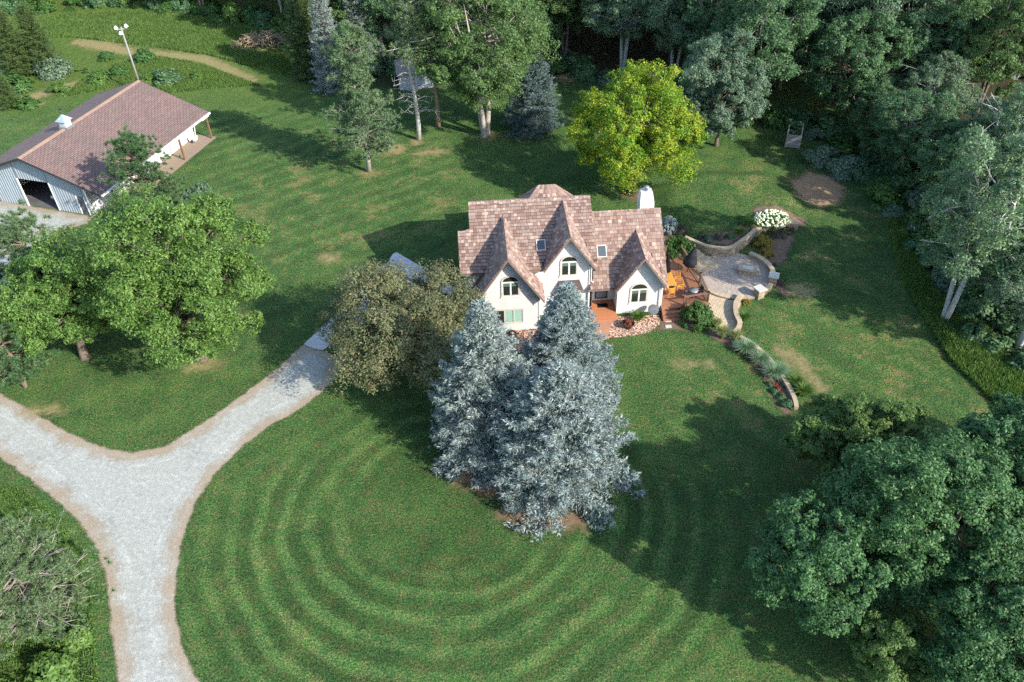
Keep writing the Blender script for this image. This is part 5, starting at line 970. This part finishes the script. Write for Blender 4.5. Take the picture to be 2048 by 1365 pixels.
GS = spruce('spruce_grey', 75, 9.0, 3.4, M['bark'], M['greyspruce'], .95, power=.5); plant_tree('grey_spruce', GS, *G(1066, 258), 'low grey blue spruce beside the multi trunked tree')
S3 = spruce('spruce_far', 76, 14, 2.7, M['bark'], M['bluespruce'], .8); CE = spruce('cedar', 77, 11, 3.0, M['bark'], M['cedar'], .85, power=.45, round_=.5)
plant_tree('blue_spruce', S3, *G(668, 178), 'slim blue spruce behind the full pine'); plant_tree('blue_spruce', S3, *G(728, 140), 'tall blue spruce rising out of the back wood', s=1.05, rz=2)
plant_tree('cedar_tree', CE, *G(625, 152), 'dark green cedar at the corner of the mown meadow', s=1.05)
# right hand trees
PO = broadleaf('poplar', 81, 18.0, 5.2, 42, 16, 80, .165, .30, .30, M['bark_white'], M['poplar'], sz=.38, multi=3, show=.9, bare=26, openness=1.15)
plant_tree('poplar_tree', PO, *G(1890, 640), 'pale stemmed poplar at the right edge of the lawn', s=.95); plant_tree('poplar_tree', PO, *G(2010, 600), 'pale stemmed poplar deeper in the right wood', s=.72, rz=2.1); plant_tree('poplar_tree', PO, *G(1960, 430), 'pale stemmed poplar far back in the right wood', s=.72, rz=4.)
# woods
WD = [broadleaf('wood_tree_a', 91, 17, 5.4, 50, 17, 80, .175, .32, .28, M['bark_pale'], M['wood_a'], sz=.40, openness=1.1), broadleaf('wood_tree_b', 92, 18, 5.8, 50, 17, 80, .175, .34, .30, M['bark'], M['wood_b'], sz=.40, multi=2, openness=1.1), broadleaf('wood_tree_c', 93, 18.5, 5.6, 48, 17, 78, .17, .34, .33, M['bark_white'], M['wood_c'], sz=.38, multi=2, show=.5, bare=16, openness=1.1), broadleaf('wood_tree_d', 94, 13, 4.6, 42, 17, 78, .16, .25, .12, M['bark'], M['wood_a'], sz=.46, openness=1.1)]
EDGE = [G(*q) for q in ((-120, 40), (0, 32), (120, 26), (220, 14), (330, 18), (470, 52), (560, 60), (640, 130), (700, 150), (800, 150), (900, 168), (1000, 155), (1130, 138), (1210, 175), (1330, 205), (1420, 240), (1500, 262), (1570, 262), (1660, 285), (1740, 330), (1800, 400), (1825, 470), (1850, 545), (1900, 585), (1950, 650), (2010, 710), (2100, 760), (2200, 800))]
WOOD = EDGE+[(80, 20), (80, 172), (-125, 172)]
r = np.random.default_rng(17); spots = []; tries = 0
while tries < 9000 and len(spots) < 185:
    tries += 1; x, y = r.uniform(-120, 78), r.uniform(38, 168)
    if not inside(np.array([x]), np.array([y]), WOOD)[0]: continue
    d = seg_dist(np.array([x]), np.array([y]), EDGE)[0]
    if d < 1.5: continue
    a, b = proj(x, y, 8.0)
    if not (-160 < a < 2230 and -260 < b < 1300): continue
    if any((x-p[0])**2+(y-p[1])**2 < (5.6 if d < 14 else 6.6)**2 for p in spots): continue
    if math.hypot(x-G(835, 168)[0], y-G(835, 168)[1]) < 5: continue
    spots.append((x, y, d))
wl_ = {0: ('leafy dark green tree', 'oak_tree'), 1: ('leafy mid green tree', 'ash_tree'), 2: ('leafy pale branched tree', 'cottonwood_tree'), 3: ('low dense dark green tree', 'hackberry_tree')}
LAND = ((120, 'the far dirt track'), (330, 'the light pole'), (470, 'the tall meadow grass'), (640, 'the brush pile'), (790, 'the slim blue spruce'), (930, 'the small grey shed'), (1150, 'the multi trunked tree'), (1330, 'the bright yellow tree'), (1510, 'the grey green tree'), (1640, 'the slatted bin'), (1800, 'the brown soil patch'), (9999, 'the curved garden wall'))
def where(x, y, d):
    if x > 34 and y < 66: return ('just beyond' if d < 7 else 'far beyond')+' the pale stemmed poplar'
    a = proj(x, y, 0)[0]; nm = next(n for lim, n in LAND if a < lim)
    return ('at the wood edge behind ' if d < 6 else ('in mid wood behind ' if d < 17 else 'deep in the wood behind '))+nm
for x, y, d in spots:
    right = x > 36 and y < 95
    k = int(r.choice(4, p=(.30, .14, .38, .18) if x > 10 else (.42, .28, .08, .22)))
    if d < 5 and x < 8: k = int(r.choice([3, 1, 0]))
    area = where(x, y, d)
    s = r.uniform(.82, 1.15)*(0.8 if (x < -30 and y < 150) else 1.0)*(0.78 if right and y < 62 else 1.0)
    low = x > 35 and 44 < y < 84
    if low: k = int(r.choice([0, 2, 3])); s = r.uniform(.62, .8)
    nm, kd = wl_[k]; plant_tree(kd, WD[k], x, y, nm+' '+area, 'tree', nm.replace(' tree', ' trees', 1)+' '+area, s, r.uniform(0, 6.28), s*(r.uniform(.68, .85) if low and k != 3 else r.uniform(.92, 1.1)))
# understorey along the wood edge
UN = [bushmesh('under_a', 101, 1, 1, 1, 2600, .16, M['wood_a'], 26), bushmesh('under_b', 102, 1, 1, 1, 2600, .16, M['shrub'], 26), bushmesh('under_c', 103, 1, 1, 1, 2600, .15, M['weed'], 24), SH['grey']]
P_ = resample(EDGE, 3.2)
for i, p in enumerate(P_):
    for j in range(2):
        x, y = p.x+r.uniform(-1.4, 1.4)+(j*1.8 if p.x > 30 else 0), p.y+r.uniform(-.6, 2.0)+j*2.2; a, b = proj(x, y, .5)
        if not (-60 < a < 2110 and -60 < b < 900): continue
        s = r.uniform(1.0, 2.0)*(1.0 if j == 0 else 1.4); k = int(r.choice([0, 0, 1, 3] if x > -20 else [0, 1, 1, 2]))
        area = where(x, y, 0 if j == 0 else 9).replace('mid wood', 'the second row')
        nm = ('dark green bush', 'green bush', 'light green bush', 'grey green bush')[k]; plant('bush', UN[k], x, y, nm+' '+area, 'bush', nm+'es '+area, (s, s, s*r.uniform(.7, 1.25)), r.uniform(0, 6))
for a, b, s, k, lb in ((1640, 322, 2.0, 3, 'grey green shrub beside the slatted bin'), (1690, 345, 2.2, 3, 'grey green shrub in front of the two thick trunks'), (1720, 355, 1.6, 0, 'dark shrub next to the brown soil patch'), (1765, 405, 1.9, 2, 'light green shrub at the corner of the back lawn'), (1780, 380, 2.0, 1, 'green shrub behind the light green one'),
    (60, 120, 3.4, 0, 'dark thicket bush beside the far track'), (110, 150, 2.6, 3, 'grey green bush behind the barn roof'), (30, 180, 2.6, 1, 'green bush left of the barn ridge'), (10, 110, 3.4, 0, 'dark bush at the meadow corner'), (215, 118, 1.3, 1, 'small round bush beside the dirt track'), (290, 122, 2.0, 1, 'green bush just behind the light pole'), (335, 165, 2.2, 0, 'round dark bush behind the barn end'), (300, 165, 1.6, 2, 'light green bush between pole and barn'), (200, 165, 1.8, 2, 'light green bush at the back eave of the barn'), (240, 150, 1.6, 1, 'green bush between the track and barn'), (395, 158, 1.2, 2, 'small light bush at the end of the rough strip'), (120, 185, 1.5, 2, 'light bush by the grass track'), (55, 215, 1.7, 1, 'green bush at the start of the grass track')):
    x, y = G(a, b); plant('bush', UN[k], x, y, lb, 'bush', None, (s, s, s*.85), a)
for a, b, s, lb in ((95, 140, .8, 'dark cedar in the thicket behind the barn'), (45, 150, .85, 'dark cedar at the edge of the thicket'), (20, 215, .5, 'small dark cedar left of the barn')): x, y = G(a, b); plant_tree('cedar_tree', CE, x, y, lb, s=s)
# ------------------------------------------------------------------ rough grass
def rough(name, label, poly, n, h, w, mat, seed, keep=None):
    r = np.random.default_rng(seed); px = [q[0] for q in poly]; py = [q[1] for q in poly]; P = np.c_[r.uniform(min(px), max(px), n*3), r.uniform(min(py), max(py), n*3)]
    P = P[inside(P[:, 0], P[:, 1], poly)][:n]; 
    if keep is not None: P = P[keep(P)]
    n = len(P); a = r.uniform(0, 6.283, n); T = np.c_[np.cos(a)*.5, np.sin(a)*.5, np.ones(n)]+r.normal(size=(n, 3))*.25; s = h*r.uniform(.5, 1.3, n); z = zf(P[:, 0], P[:, 1]); N = unit(np.c_[np.cos(a+1.5), np.sin(a+1.5), np.full(n, .4)])
    V, F = leaves(np.c_[P, z+s*.38], unit(T), N, s, w*r.uniform(.6, 1.4, n)); V[:, 2] = np.maximum(V[:, 2], z.repeat(3)+.005)
    o = mobj(name, np_mesh(name, V, F), mat); return tag(o, label, kind='stuff')
MEAD = [G(*q) for q in ((-40, 45), (120, 30), (330, 22), (470, 56), (560, 66), (620, 130), (610, 158), (560, 150), (420, 112), (330, 98), (150, 76), (-40, 76))]
rough('tall_grass', 'tall bright green meadow grass below the far wood', MEAD, 90000, .55, .10, M['tallgrass'], 5)
STRIP = [G(*q) for q in ((130, 195), (170, 155), (230, 130), (300, 112), (400, 128), (500, 165), (520, 172), (420, 178), (335, 188), (285, 165), (200, 180))]
rough('tall_grass', 'strip of tall green weeds behind the barn', STRIP, 30000, .5, .09, M['tallgrass'], 6)
VERGE = [G(*q) for q in ((1765, 400), (1800, 560), (1850, 640), (1900, 725), (1960, 780), (2010, 835), (2080, 880), (2120, 800), (2040, 720), (1960, 650), (1880, 600), (1820, 500), (1800, 420))]
rough('tall_grass', 'rough weedy grass along the right tree line', VERGE, 26000, .6, .10, M['tallgrass'], 7)
BLR = [G(*q) for q in ((-40, 960), (40, 975), (110, 1030), (160, 1100), (185, 1200), (200, 1380), (-40, 1380))]
rough('tall_grass', 'rough grass under the pines beside the drive', BLR, 9000, .35, .07, M['weed'], 8)
